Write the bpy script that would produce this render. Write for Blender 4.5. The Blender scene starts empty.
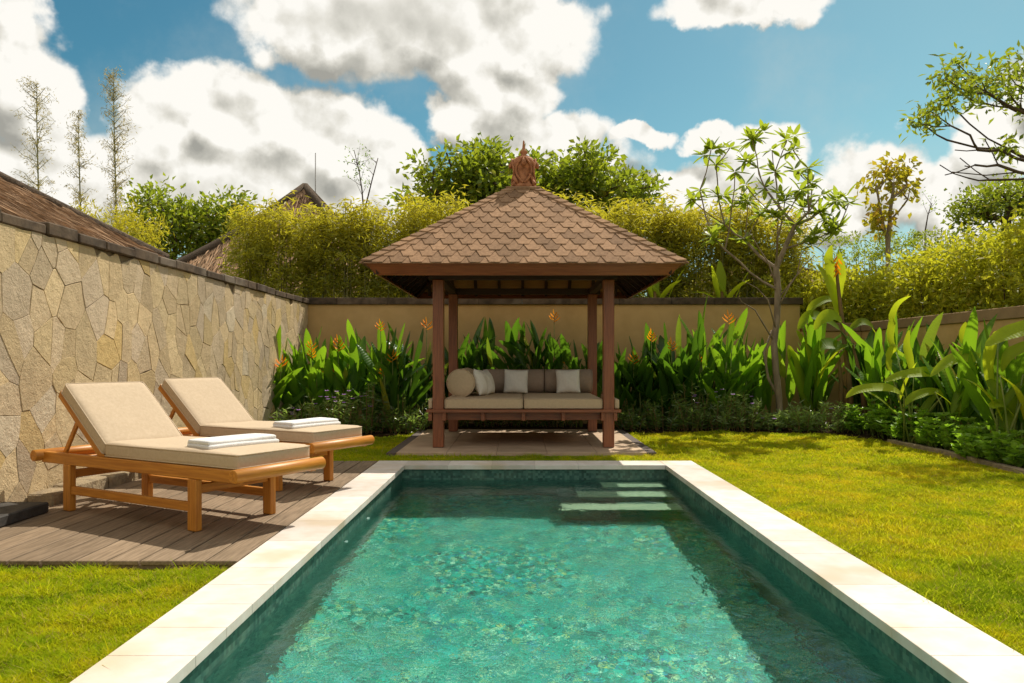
import bpy, bmesh, math, random
import numpy as np
from mathutils import Vector, Matrix
R = math.radians
SC = bpy.context.scene
COL = SC.collection
rng = np.random.default_rng(7)
random.seed(7)
F_PX, HX, HY, CH = 765.0, 519.5, 360.0, 1.2

def at(px, py, Y):
    """world point seen at pixel (px,py) at depth Y"""
    return Vector(((px - HX) / F_PX * Y, Y, CH + (HY - py) / F_PX * Y))

# ------------------------------------------------------------------ objects
def link(o, parent=None):
    COL.objects.link(o)
    if parent is not None:
        o.parent = parent
    return o

def tag(o, label=None, cat=None, group=None, kind=None):
    if label: o['label'] = label
    if cat: o['category'] = cat
    if group: o['group'] = group
    if kind: o['kind'] = kind
    return o

def empty(name, loc=(0, 0, 0), rz=0.0, label=None, cat=None, group=None):
    o = bpy.data.objects.new(name, None)
    o.empty_display_size = 0.2
    o.location = loc
    o.rotation_euler = (0, 0, rz)
    COL.objects.link(o)
    return tag(o, label, cat, group)

def copy_tree(o, parent=None):
    c = o.copy(); COL.objects.link(c); c.parent = parent
    for ch in [x for x in COL.objects if x.parent == o]:
        copy_tree(ch, c)
    return c

# ------------------------------------------------------------------ materials
class NT:
    def __init__(self, tree):
        self.t = tree; self.n = tree.nodes; self.l = tree.links
    def new(self, typ, **kw):
        nd = self.n.new(typ)
        for k, v in kw.items():
            if k.startswith('_'):
                setattr(nd, k[1:], v)
        return nd
    def link(self, a, b): self.l.new(a, b)
    def setin(self, sock, v):
        if hasattr(v, 'is_linked') or isinstance(v, bpy.types.NodeSocket):
            self.l.new(v, sock)
        else:
            sock.default_value = v
    def math(self, op, a, b=None, c=None, clamp=False):
        nd = self.n.new('ShaderNodeMath'); nd.operation = op; nd.use_clamp = clamp
        self.setin(nd.inputs[0], a)
        if b is not None: self.setin(nd.inputs[1], b)
        if c is not None: self.setin(nd.inputs[2], c)
        return nd.outputs[0]
    def vmath(self, op, a, b=None, scale=None):
        nd = self.n.new('ShaderNodeVectorMath'); nd.operation = op
        self.setin(nd.inputs[0], a)
        if b is not None: self.setin(nd.inputs[1], b)
        if scale is not None: self.setin(nd.inputs['Scale'], scale)
        return nd.outputs['Value'] if op in ('LENGTH', 'DOT_PRODUCT', 'DISTANCE') else nd.outputs[0]
    def noise(self, vec, scale, detail=4, rough=0.55, dist=0.0, out=0):
        nd = self.n.new('ShaderNodeTexNoise')
        self.l.new(vec, nd.inputs['Vector'])
        nd.inputs['Scale'].default_value = scale
        nd.inputs['Detail'].default_value = detail
        nd.inputs['Roughness'].default_value = rough
        nd.inputs['Distortion'].default_value = dist
        return nd.outputs[out]
    def ramp(self, fac, stops):
        nd = self.n.new('ShaderNodeValToRGB')
        self.setin(nd.inputs[0], fac)
        cr = nd.color_ramp
        while len(cr.elements) < len(stops): cr.elements.new(0.5)
        for e, (p, c) in zip(cr.elements, stops):
            e.position = p
            e.color = (c, c, c, 1) if isinstance(c, (int, float)) else (*c, 1)
        return nd.outputs[0]
    def mix(self, fac, a, b, mode='MIX'):
        nd = self.n.new('ShaderNodeMix'); nd.data_type = 'RGBA'; nd.blend_type = mode
        self.setin(nd.inputs[0], fac)
        for s, v in ((nd.inputs[6], a), (nd.inputs[7], b)):
            if isinstance(v, tuple): v = (*v, 1) if len(v) == 3 else v
            self.setin(s, v)
        return nd.outputs[2]
    def smooth(self, v, a, b):
        nd = self.n.new('ShaderNodeMapRange'); nd.interpolation_type = 'SMOOTHSTEP'
        self.setin(nd.inputs[0], v); nd.inputs[1].default_value = a; nd.inputs[2].default_value = b
        return nd.outputs[0]
    def bump(self, h, strength, dist=0.02, normal=None):
        nd = self.n.new('ShaderNodeBump')
        nd.inputs['Strength'].default_value = strength
        nd.inputs['Distance'].default_value = dist
        self.l.new(h, nd.inputs['Height'])
        if normal is not None: self.l.new(normal, nd.inputs['Normal'])
        return nd.outputs[0]
    def scaled(self, vec, s):
        nd = self.n.new('ShaderNodeMapping'); self.l.new(vec, nd.inputs[0])
        nd.inputs['Scale'].default_value = s
        return nd.outputs[0]

def newmat(name):
    m = bpy.data.materials.new(name); m.use_nodes = True
    t = NT(m.node_tree); t.n.clear()
    out = t.new('ShaderNodeOutputMaterial')
    return m, t, out

def hsvj(c, k):
    return tuple(max(0.0, x * k) for x in c)

def surface(name, c1, c2, scale=8, stretch=(1, 1, 1), rough=0.7, bump=0.2, bdist=0.01, bscale=None,
            attr=0.0, c3=None, coord='Object', spec=0.3, detail=6, blotch=0.0):
    """two-colour noise surface; attr = how much the vertex attribute 'col'.r shifts the value"""
    m, t, out = newmat(name)
    tc = t.new('ShaderNodeTexCoord')
    vec = t.scaled(tc.outputs[coord], stretch)
    n1 = t.noise(vec, scale, detail, 0.6)
    fac = t.smooth(n1, 0.3, 0.7)
    colr = t.mix(fac, c1, c2)
    if c3 is not None:
        n3 = t.noise(tc.outputs[coord], scale * 0.27, 3, 0.5)
        colr = t.mix(t.smooth(n3, 0.5, 0.72), colr, c3)
    if blotch > 0:
        n4 = t.noise(tc.outputs[coord], 1.1, 5, 0.6)
        colr = t.mix(blotch, colr, t.ramp(n4, [(0.3, 0.35), (0.7, 1.0)]), 'MULTIPLY')
    if attr > 0:
        a = t.new('ShaderNodeAttribute'); a.attribute_name = 'col'
        sep = t.new('ShaderNodeSeparateColor'); t.link(a.outputs['Color'], sep.inputs[0])
        k = t.math('MULTIPLY_ADD', sep.outputs[0], 2 * attr, 1 - attr)
        cmb = t.new('ShaderNodeCombineColor')
        t.link(k, cmb.inputs[0]); t.link(k, cmb.inputs[1]); t.link(k, cmb.inputs[2])
        colr = t.mix(1.0, colr, cmb.outputs[0], 'MULTIPLY')
    b = t.new('ShaderNodeBsdfPrincipled')
    t.link(colr, b.inputs['Base Color'])
    b.inputs['Roughness'].default_value = rough
    b.inputs['Specular IOR Level'].default_value = spec
    if bump > 0:
        nb = t.noise(vec, bscale or scale * 3, 5, 0.6)
        t.link(t.bump(nb, bump, bdist), b.inputs['Normal'])
    t.link(b.outputs[0], out.inputs[0])
    return m

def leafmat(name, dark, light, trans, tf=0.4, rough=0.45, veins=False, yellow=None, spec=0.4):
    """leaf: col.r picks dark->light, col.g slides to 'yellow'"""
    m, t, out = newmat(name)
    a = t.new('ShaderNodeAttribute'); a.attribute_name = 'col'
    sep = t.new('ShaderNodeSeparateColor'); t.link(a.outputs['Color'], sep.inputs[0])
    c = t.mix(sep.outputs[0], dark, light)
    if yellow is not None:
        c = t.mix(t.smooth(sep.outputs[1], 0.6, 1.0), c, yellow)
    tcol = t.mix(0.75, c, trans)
    tcn = t.new('ShaderNodeTexCoord')
    p = t.new('ShaderNodeBsdfPrincipled')
    t.link(c, p.inputs['Base Color']); p.inputs['Roughness'].default_value = rough
    p.inputs['Specular IOR Level'].default_value = spec
    if veins:
        # col.b carries the coordinate along the leaf
        w = t.math('SINE', t.math('MULTIPLY', sep.outputs[2], 170.0))
        nz = t.noise(tcn.outputs['Object'], 30, 3)
        t.link(t.bump(t.math('ADD', w, nz), 0.25, 0.004), p.inputs['Normal'])
    tr = t.new('ShaderNodeBsdfTranslucent'); t.link(tcol, tr.inputs[0])
    mx = t.new('ShaderNodeMixShader'); mx.inputs[0].default_value = tf
    t.link(p.outputs[0], mx.inputs[1]); t.link(tr.outputs[0], mx.inputs[2])
    t.link(mx.outputs[0], out.inputs[0])
    return m

M = {}
def wood(name, c1, c2, axis, rough=0.4, attr=0.0, spec=0.45, bump=0.12, blotch=0.0):
    s = [14, 14, 14]; s[axis] = 0.9
    M[name] = surface(name, c1, c2, scale=4, stretch=tuple(s), rough=rough, bump=bump, bdist=0.004,
                      bscale=9, attr=attr, spec=spec, blotch=blotch)
TK1, TK2 = (0.66, 0.275, 0.035), (0.46, 0.16, 0.016)
for i, ax in enumerate('xyz'):
    wood('teak_' + ax, TK1, TK2, i, rough=0.45, blotch=0.25)
    wood('merbau_' + ax, (0.30, 0.102, 0.042), (0.19, 0.06, 0.026), i, rough=0.38)
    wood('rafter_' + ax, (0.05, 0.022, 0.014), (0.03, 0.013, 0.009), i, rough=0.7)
wood('decking', (0.33, 0.24, 0.16), (0.19, 0.135, 0.085), 1, rough=0.72, attr=0.22, spec=0.2, bump=0.3, blotch=0.35)
M['ceiling'] = surface('ceiling_mat', (0.42, 0.24, 0.10), (0.32, 0.17, 0.07), scale=5, stretch=(1, 20, 1), rough=0.8)
M['fabric'] = surface('tan_fabric', (0.60, 0.475, 0.34), (0.55, 0.43, 0.30), scale=40, rough=0.92, bump=0.35, bdist=0.02, bscale=5, spec=0.1, blotch=0.10)
M['sofa'] = surface('taupe_fabric', (0.58, 0.44, 0.29), (0.53, 0.40, 0.265), scale=30, rough=0.92, bump=0.3, bdist=0.002, bscale=380, spec=0.12)
M['bolster'] = surface('brown_fabric', (0.38, 0.28, 0.21), (0.34, 0.25, 0.185), scale=30, rough=0.92, bump=0.3, bdist=0.002, bscale=380, spec=0.12)
M['pillow'] = surface('cream_linen', (0.86, 0.80, 0.71), (0.80, 0.74, 0.65), scale=30, rough=0.9, bump=0.4, bdist=0.002, bscale=300, spec=0.12)
M['towel'] = surface('white_terry', (0.84, 0.83, 0.82), (0.76, 0.75, 0.75), scale=60, rough=0.97, bump=0.9, bdist=0.006, bscale=170, spec=0.05)
M['coping'] = surface('coping_stone', (0.76, 0.69, 0.64), (0.66, 0.585, 0.51), scale=6, rough=0.62, bump=0.15, bdist=0.004, bscale=60, attr=0.12, spec=0.25, detail=8, c3=(0.62, 0.51, 0.38), blotch=0.12)
M['mortar'] = surface('mortar', (0.25, 0.18, 0.11), (0.16, 0.12, 0.07), scale=20, rough=0.95, bump=0.4)
M['render_wall'] = surface('tan_render', (0.66, 0.43, 0.19), (0.60, 0.385, 0.16), scale=3, rough=0.9, bump=0.12, bdist=0.004, bscale=70, spec=0.1, blotch=0.3)
M['wall_cap'] = surface('cap_render', (0.13, 0.092, 0.062), (0.06, 0.043, 0.03), scale=7, rough=0.9, bump=0.5, bdist=0.01, bscale=26, attr=0.2, spec=0.15, c3=(0.19, 0.155, 0.12))
M['cap_brown'] = surface('cap_brown', (0.33, 0.22, 0.12), (0.27, 0.18, 0.10), scale=5, rough=0.9, bump=0.2, bscale=40, spec=0.1)
M['shingle'] = surface('shingles', (0.40, 0.24, 0.135), (0.28, 0.162, 0.09), scale=26, rough=0.9, bump=0.5, bdist=0.004, bscale=150, attr=0.27, spec=0.15, blotch=0.35)
M['terracotta'] = surface('terracotta', (0.52, 0.22, 0.10), (0.30, 0.115, 0.05), scale=16, rough=0.8, bump=0.6, bdist=0.01, bscale=40)
M['paving'] = surface('paving_sandstone', (0.60, 0.44, 0.30), (0.50, 0.35, 0.235), scale=3, rough=0.7, bump=0.1, bdist=0.004, bscale=30, attr=0.08, spec=0.25, blotch=0.3)
M['border'] = surface('dark_pebble', (0.17, 0.13, 0.115), (0.09, 0.07, 0.06), scale=60, rough=0.8, bump=0.6, bdist=0.01, bscale=60)
M['soil'] = surface('soil', (0.055, 0.034, 0.02), (0.03, 0.018, 0.01), scale=18, rough=1.0, bump=0.8, bdist=0.03, bscale=30, spec=0.05)
M['ground'] = surface('ground_mat', (0.10, 0.11, 0.03), (0.07, 0.075, 0.025), scale=3, rough=1.0, bump=0.3, spec=0.05)
M['turf'] = surface('turf_base', (0.34, 0.28, 0.04), (0.14, 0.15, 0.02), scale=14, rough=1.0, bump=0.6, bdist=0.02, bscale=60, spec=0.05)
M['darkstone'] = surface('dark_stone', (0.075, 0.068, 0.06), (0.035, 0.032, 0.03), scale=9, rough=0.75, bump=0.4, bscale=40)
M['roughstone'] = surface('rough_stone', (0.40, 0.31, 0.19), (0.26, 0.20, 0.13), scale=9, rough=0.95, bump=0.9, bdist=0.03, bscale=22)
M['bark'] = surface('bark', (0.33, 0.25, 0.17), (0.20, 0.15, 0.10), scale=9, stretch=(1, 1, .4), rough=0.9, bump=0.5, bdist=0.01, bscale=30)
M['bark_dark'] = surface('bark_dark', (0.13, 0.085, 0.055), (0.07, 0.05, 0.035), scale=9, rough=0.9, bump=0.5, bscale=30)
M['culm'] = surface('bamboo_culm', (0.26, 0.25, 0.08), (0.13, 0.12, 0.04), scale=4, stretch=(1, 1, 3), rough=0.5, bump=0)
M['stemgreen'] = surface('stem_green', (0.13, 0.20, 0.03), (0.24, 0.26, 0.07), scale=7, stretch=(1, 1, .3), rough=0.5, bump=0)
M['stembrown'] = surface('stem_brown', (0.30, 0.17, 0.07), (0.17, 0.12, 0.05), scale=9, stretch=(1, 1, .3), rough=0.8, bump=0.3)
M['flower_orange'] = leafmat('flower_orange', (0.90, 0.26, 0.008), (0.98, 0.42, 0.01), (1.0, 0.42, 0.01), 0.5, 0.6, spec=0.15)
M['flower_red'] = leafmat('flower_red', (0.70, 0.12, 0.02), (0.85, 0.25, 0.03), (0.9, 0.20, 0.02), 0.3)
M['flower_purple'] = leafmat('flower_purple', (0.42, 0.20, 0.60), (0.52, 0.28, 0.66), (0.5, 0.2, 0.6), 0.35)
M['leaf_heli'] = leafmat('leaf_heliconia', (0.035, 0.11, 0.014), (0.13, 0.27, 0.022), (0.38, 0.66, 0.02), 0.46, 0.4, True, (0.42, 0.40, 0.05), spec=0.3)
M['leaf_heli_shaded'] = leafmat('leaf_heliconia_shaded', (0.018, 0.055, 0.012), (0.07, 0.17, 0.016), (0.22, 0.46, 0.02), 0.34, 0.32, True, (0.42, 0.40, 0.05))  # darker, less translucent copy for shaded clumps, shade put into its colour
M['leaf_banana'] = leafmat('leaf_banana', (0.055, 0.14, 0.018), (0.36, 0.48, 0.03), (0.85, 0.95, 0.025), 0.6, 0.5, True, (0.6, 0.56, 0.05), spec=0.22)
M['leaf_shrub'] = leafmat('leaf_shrub', (0.05, 0.10, 0.025), (0.38, 0.48, 0.17), (0.55, 0.80, 0.12), 0.4, 0.25, spec=0.7)
M['leaf_ground'] = leafmat('leaf_ground', (0.06, 0.14, 0.018), (0.24, 0.40, 0.04), (0.46, 0.78, 0.04), 0.42, 0.35)
M['leaf_bamboo'] = leafmat('leaf_bamboo', (0.11, 0.15, 0.022), (0.40, 0.38, 0.035), (0.78, 0.70, 0.035), 0.5, 0.5, yellow=(0.50, 0.36, 0.04))
M['leaf_hedge'] = leafmat('leaf_hedge', (0.09, 0.15, 0.014), (0.38, 0.41, 0.028), (0.76, 0.74, 0.03), 0.47, 0.5, yellow=(0.5, 0.42, 0.04))
M['leaf_tree'] = leafmat('leaf_tree', (0.06, 0.10, 0.014), (0.20, 0.27, 0.025), (0.50, 0.60, 0.03), 0.45, 0.45, yellow=(0.34, 0.30, 0.03))
M['leaf_frangi'] = leafmat('leaf_frangipani', (0.08, 0.13, 0.018), (0.26, 0.33, 0.045), (0.58, 0.70, 0.04), 0.46, 0.4, yellow=(0.40, 0.36, 0.05))
M['leaf_sparse'] = leafmat('leaf_sparse', (0.30, 0.24, 0.10), (0.50, 0.42, 0.18), (0.66, 0.55, 0.2), 0.45, 0.6)
M['leaf_autumn'] = leafmat('leaf_autumn', (0.22, 0.22, 0.02), (0.42, 0.38, 0.03), (0.72, 0.62, 0.03), 0.45, 0.5, yellow=(0.5, 0.24, 0.03))
M['metal'] = surface('grey_metal', (0.2, 0.19, 0.18), (0.15, 0.14, 0.13), scale=9, rough=0.5, bump=0)
M['white_plastic'] = surface('white_plastic', (0.75, 0.78, 0.74), (0.7, 0.72, 0.7), scale=9, rough=0.4, bump=0)
M['house_wall'] = surface('house_render', (0.55, 0.44, 0.30), (0.48, 0.38, 0.26), scale=2, rough=0.9, bump=0.1)

# stones of the cladding
def stone_mat():
    m, t, out = newmat('cladding_stone')
    a = t.new('ShaderNodeAttribute'); a.attribute_name = 'col'
    sep = t.new('ShaderNodeSeparateColor'); t.link(a.outputs['Color'], sep.inputs[0])
    tc = t.new('ShaderNodeTexCoord')
    base = t.ramp(sep.outputs[0], [(0.0, (0.59, 0.47, 0.33)), (0.25, (0.63, 0.485, 0.30)), (0.5, (0.67, 0.505, 0.29)),
                                   (0.72, (0.68, 0.53, 0.315)), (0.9, (0.64, 0.46, 0.20)), (1.0, (0.70, 0.58, 0.41))])
    n1 = t.noise(tc.outputs['Object'], 2.2, 6, 0.62)
    n2 = t.noise(tc.outputs['Object'], 13, 6, 0.7)
    c = t.mix(t.smooth(n1, 0.38, 0.7), base, (0.30, 0.22, 0.14))
    c = t.mix(0.22, base, c)
    c = t.mix(0.35, c, t.ramp(n2, [(0.3, 0.5), (0.65, 1.0)]), 'MULTIPLY')
    kk = t.math('MULTIPLY_ADD', sep.outputs[1], 0.3, 0.85)
    cmb = t.new('ShaderNodeCombineColor')
    for i in range(3): t.link(kk, cmb.inputs[i])
    c = t.mix(1.0, c, cmb.outputs[0], 'MULTIPLY')
    p = t.new('ShaderNodeBsdfPrincipled'); t.link(c, p.inputs['Base Color'])
    p.inputs['Roughness'].default_value = 0.9; p.inputs['Specular IOR Level'].default_value = 0.15
    h = t.math('ADD', t.noise(tc.outputs['Object'], 9, 8, 0.7), t.math('MULTIPLY', t.noise(tc.outputs['Object'], 60, 4, 0.6), 0.25))
    t.link(t.bump(h, 0.75, 0.03), p.inputs['Normal'])
    t.link(p.outputs[0], out.inputs[0])
    return m
M['stone'] = stone_mat()

def thatch_mat(name, c1, c2, c3):
    m, t, out = newmat(name)
    uv = t.new('ShaderNodeUVMap')
    tc = t.new('ShaderNodeTexCoord')
    v = t.scaled(uv.outputs[0], (9, 0.7, 1))
    n1 = t.noise(v, 2.2, 9, 0.8)
    n2 = t.noise(tc.outputs['Object'], 0.9, 5, 0.6)
    c = t.mix(t.smooth(n1, 0.35, 0.65), c1, c2)
    c = t.mix(t.smooth(n2, 0.45, 0.7), c, c3)
    p = t.new('ShaderNodeBsdfPrincipled'); t.link(c, p.inputs['Base Color'])
    p.inputs['Roughness'].default_value = 1.0; p.inputs['Specular IOR Level'].default_value = 0.05
    t.link(t.bump(n1, 1.0, 0.06), p.inputs['Normal'])
    t.link(p.outputs[0], out.inputs[0]); return m
M['thatch'] = thatch_mat('thatch', (0.42, 0.25, 0.15), (0.15, 0.09, 0.055), (0.32, 0.21, 0.14))
M['thatch_pale'] = thatch_mat('thatch_pale', (0.50, 0.38, 0.25), (0.33, 0.24, 0.16), (0.42, 0.33, 0.23))
M['thatch_edge'] = surface('thatch_edge', (0.13, 0.09, 0.06), (0.07, 0.05, 0.035), scale=20, stretch=(1, 1, 1), rough=1, bump=0.9, bdist=0.04, bscale=30)

def tile_mat(name, lit):
    """pool mosaic: small square tiles, greens / teals / blues with caustic shimmer and wall shade painted in"""
    m, t, out = newmat(name)
    tc = t.new('ShaderNodeTexCoord')
    v = tc.outputs['Object']
    wob = t.noise(v, 5.0, 2, 0.5, out=1)
    v2 = t.vmath('ADD', v, t.vmath('SCALE', t.vmath('SUBTRACT', wob, (0.5, 0.5, 0.5)), scale=0.03 if lit else 0.0))
    vo = t.new('ShaderNodeTexVoronoi'); vo.inputs['Scale'].default_value = 42 if lit else 36
    vo.inputs['Randomness'].default_value = 0.85 if lit else 0.12
    t.link(v2, vo.inputs['Vector'])
    sep = t.new('ShaderNodeSeparateColor'); t.link(vo.outputs['Color'], sep.inputs[0])
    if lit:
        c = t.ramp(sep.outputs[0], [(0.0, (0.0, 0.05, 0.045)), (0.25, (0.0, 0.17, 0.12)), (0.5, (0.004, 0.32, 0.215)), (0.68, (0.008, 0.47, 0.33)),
                                    (0.80, (0.03, 0.64, 0.50)), (0.87, (0.0, 0.22, 0.42)), (0.93, (0.50, 0.62, 0.12)), (1.0, (0.55, 0.92, 0.70))])  # bright cells also paint caustic shimmer into the tile colour
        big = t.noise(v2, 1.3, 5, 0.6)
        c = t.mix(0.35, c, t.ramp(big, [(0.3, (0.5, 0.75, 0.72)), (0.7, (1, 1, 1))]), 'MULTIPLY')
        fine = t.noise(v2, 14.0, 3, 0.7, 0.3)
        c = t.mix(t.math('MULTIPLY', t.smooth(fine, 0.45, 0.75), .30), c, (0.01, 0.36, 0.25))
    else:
        c = t.ramp(sep.outputs[0], [(0.0, (0.012, 0.05, 0.04)), (0.5, (0.03, 0.10, 0.08)), (1.0, (0.08, 0.18, 0.14))])  # wall copy of the tiles, darkened to hold underwater shade
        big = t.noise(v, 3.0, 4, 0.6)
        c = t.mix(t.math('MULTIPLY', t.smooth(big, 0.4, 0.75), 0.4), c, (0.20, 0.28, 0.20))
    p = t.new('ShaderNodeBsdfPrincipled'); t.link(c, p.inputs['Base Color'])
    p.inputs['Roughness'].default_value = 0.5
    t.link(p.outputs[0], out.inputs[0]); return m
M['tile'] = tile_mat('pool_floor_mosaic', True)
M['tile_wall_shaded'] = tile_mat('pool_wall_mosaic_shaded', False)
M['tread'] = surface('step_tread', (0.46, 0.52, 0.34), (0.36, 0.44, 0.29), scale=20, rough=0.5, bump=0)

def water_mat():
    m, t, out = newmat('water')
    tc = t.new('ShaderNodeTexCoord')
    v = t.scaled(tc.outputs['Object'], (1.1, 0.85, 1))
    a = t.noise(v, 6.0, 3, 0.5, 0.6)
    b = t.noise(v, 26, 3, 0.5, 0.4)
    c = t.noise(tc.outputs['Object'], 1.1, 2, 0.5)
    amp = t.math('MULTIPLY_ADD', t.smooth(c, 0.35, 0.65), 0.8, 0.3)
    h = t.math('MULTIPLY', t.math('ADD', a, t.math('MULTIPLY', b, 0.30)), amp)
    nrm = t.bump(h, 0.38, 0.035)
    gl = t.new('ShaderNodeBsdfGlass'); gl.inputs['Roughness'].default_value = 0.0; gl.inputs['IOR'].default_value = 1.33
    gl.inputs[0].default_value = (0.86, 1, .995, 1)
    t.link(nrm, gl.inputs['Normal'])
    t.link(gl.outputs[0], out.inputs[0]); return m
M['water'] = water_mat()

def grass_mat():
    m, t, out = newmat('grass_blade')
    a = t.new('ShaderNodeAttribute'); a.attribute_name = 'col'
    sep = t.new('ShaderNodeSeparateColor'); t.link(a.outputs['Color'], sep.inputs[0])
    tc = t.new('ShaderNodeTexCoord')
    n1 = t.noise(tc.outputs['Object'], 0.9, 5, 0.65)
    n2 = t.noise(tc.outputs['Object'], 4.5, 4, 0.6)
    sp_ = t.new('ShaderNodeSeparateXYZ'); t.link(tc.outputs['Object'], sp_.inputs[0])
    side = t.math('MULTIPLY', t.math('MULTIPLY', t.smooth(sp_.outputs[0], 0.0, 2.5), t.smooth(sp_.outputs[1], 3.0, 6.0)), 0.10)
    n5 = t.noise(tc.outputs['Object'], 17, 3, 0.6)
    f = t.math('ADD', t.math('ADD', t.math('MULTIPLY', n1, 0.75), t.math('MULTIPLY', n2, 0.5)), side)
    f = t.math('ADD', t.math('SUBTRACT', f, .26), t.math('MULTIPLY', n5, .32))
    c = t.ramp(f, [(0.41, (0.17, 0.30, 0.010)), (0.50, (0.40, 0.49, 0.012)), (0.59, (0.66, 0.62, 0.013)), (0.72, (0.86, 0.64, 0.03))])
    c = t.mix(t.math('MULTIPLY', sep.outputs[0], 0.75), c, (0.20, 0.33, 0.012))
    c = t.mix(t.smooth(sep.outputs[1], 0.80, 1.0), c, (0.50, 0.36, 0.13))
    d = t.new('ShaderNodeBsdfDiffuse'); t.link(c, d.inputs[0])
    tr = t.new('ShaderNodeBsdfTranslucent')
    t.link(t.mix(0.5, c, (0.72, 0.74, 0.02)), tr.inputs[0])
    mx = t.new('ShaderNodeMixShader'); mx.inputs[0].default_value = 0.5
    t.link(d.outputs[0], mx.inputs[1]); t.link(tr.outputs[0], mx.inputs[2])
    t.link(mx.outputs[0], out.inputs[0]); return m
M['grass'] = grass_mat()

# ------------------------------------------------------------------ mesh builders
def setcol(me, cols):
    if cols is None: return
    at_ = me.attributes.new('col', 'FLOAT_COLOR', 'POINT')
    a = np.ones((len(me.vertices), 4), dtype=np.float32); a[:, :3] = cols
    at_.data.foreach_set('color', a.ravel())

def mesh_np(name, V, faces, mat, parent=None, cols=None, smooth=False):
    """faces: list of (n,k) int arrays"""
    V = np.asarray(V, dtype=np.float32)
    me = bpy.data.meshes.new(name)
    me.vertices.add(len(V)); me.vertices.foreach_set('co', V.ravel())
    faces = [np.asarray(f, dtype=np.int32) for f in faces if len(f)]
    loops = np.concatenate([f.ravel() for f in faces])
    tot = np.concatenate([np.full(len(f), f.shape[1], dtype=np.int32) for f in faces])
    st = np.concatenate([[0], np.cumsum(tot)[:-1]]).astype(np.int32)
    me.loops.add(len(loops)); me.loops.foreach_set('vertex_index', loops)
    me.polygons.add(len(tot)); me.polygons.foreach_set('loop_start', st)
    me.update(calc_edges=True)
    if smooth: me.polygons.foreach_set('use_smooth', np.ones(len(tot), dtype=bool))
    setcol(me, cols)
    me.materials.append(mat)
    return link(bpy.data.objects.new(name, me), parent)

class MB:
    """collects shapes into ONE mesh"""
    def __init__(self):
        self.bm = bmesh.new(); self.c = self.bm.verts.layers.float_color.new('col'); self.cur = (0.5, 0.5, 0.5, 1)
        self.mark = 0
    def _new(self, verts):
        for v in verts: v[self.c] = self.cur
    def box(self, x0, x1, y0, y1, z0, z1, bevel=0.0, seg=1, mat=None, jit=0.0):
        mt = Matrix.Translation(((x0+x1)/2, (y0+y1)/2, (z0+z1)/2)) @ Matrix.Diagonal((abs(x1-x0), abs(y1-y0), abs(z1-z0), 1))
        if mat is not None: mt = mat @ mt
        g = bmesh.ops.create_cube(self.bm, size=1.0, matrix=mt)
        vs = g['verts']
        if bevel > 0:
            es = list({e for v in vs for e in v.link_edges})
            r = bmesh.ops.bevel(self.bm, geom=es, offset=bevel, segments=seg, affect='EDGES', profile=0.5)
            vs = list({v for f in r['faces'] for v in f.verts} | {v for v in vs if v.is_valid})
        self._new(vs)
        return self
    def bar(self, p, q, w, h, bevel=0.0, up=(0, 0, 1)):
        """box along p->q, w = width sideways, h = thickness along up"""
        p, q = Vector(p), Vector(q); d = q - p; L = d.length; d.normalize()
        s = d.cross(Vector(up)); s.normalize(); u = s.cross(d)
        m = Matrix((( d.x, s.x, u.x, (p.x+q.x)/2), (d.y, s.y, u.y, (p.y+q.y)/2), (d.z, s.z, u.z, (p.z+q.z)/2), (0, 0, 0, 1)))
        return self.box(-L/2, L/2, -w/2, w/2, -h/2, h/2, bevel, mat=m)
    def tube(self, pts, rad, n=8, cap=True):
        pts = [Vector(p) for p in pts]
        if isinstance(rad, (int, float)): rad = [rad]*len(pts)
        rings = []
        ref = Vector((0.31, 0.17, 1)).normalized()
        for i, p in enumerate(pts):
            d = (pts[min(i+1, len(pts)-1)] - pts[max(i-1, 0)]).normalized()
            a = d.cross(ref)
            if a.length < 0.1: a = d.cross(Vector((1, 0, 0)))
            a.normalize(); b = d.cross(a)
            ring = [self.bm.verts.new(p + (a*math.cos(2*math.pi*k/n) + b*math.sin(2*math.pi*k/n))*rad[i]) for k in range(n)]
            self._new(ring); rings.append(ring)
        for i in range(len(rings)-1):
            for k in range(n):
                f = self.bm.faces.new((rings[i][k], rings[i][(k+1) % n], rings[i+1][(k+1) % n], rings[i+1][k])); f.smooth = True
        if cap:
            self.bm.faces.new(rings[0][::-1]); self.bm.faces.new(rings[-1])
        return self
    def poly(self, pts, smooth=False):
        vs = [self.bm.verts.new(p) for p in pts]; self._new(vs)
        f = self.bm.faces.new(vs); f.smooth = smooth
        return vs
    def prism(self, lo, hi):
        a = self.poly(lo[::-1]); b = self.poly(hi); a = a[::-1]
        n = len(a)
        for i in range(n):
            self.bm.faces.new((a[i], a[(i+1) % n], b[(i+1) % n], b[i]))
        return self
    def lathe(self, prof, n=24, c=(0, 0, 0), fn=None):
        rings = []
        for (r, z) in prof:
            ring = []
            for k in range(n):
                th = 2*math.pi*k/n
                rr = r*(fn(th, z) if fn else 1)
                ring.append(self.bm.verts.new((c[0]+rr*math.cos(th), c[1]+rr*math.sin(th), c[2]+z)))
            self._new(ring); rings.append(ring)
        for i in range(len(rings)-1):
            for k in range(n):
                f = self.bm.faces.new((rings[i][k], rings[i][(k+1) % n], rings[i+1][(k+1) % n], rings[i+1][k])); f.smooth = True
        self.bm.faces.new(rings[0][::-1]); self.bm.faces.new(rings[-1])
        return self
    def build(self, name, mat, parent=None, smooth=False):
        me = bpy.data.meshes.new(name)
        bmesh.ops.recalc_face_normals(self.bm, faces=self.bm.faces)
        self.bm.to_mesh(me); self.bm.free()
        if smooth:
            me.polygons.foreach_set('use_smooth', np.ones(len(me.polygons), dtype=bool))
        me.materials.append(mat)
        return link(bpy.data.objects.new(name, me), parent)

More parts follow.
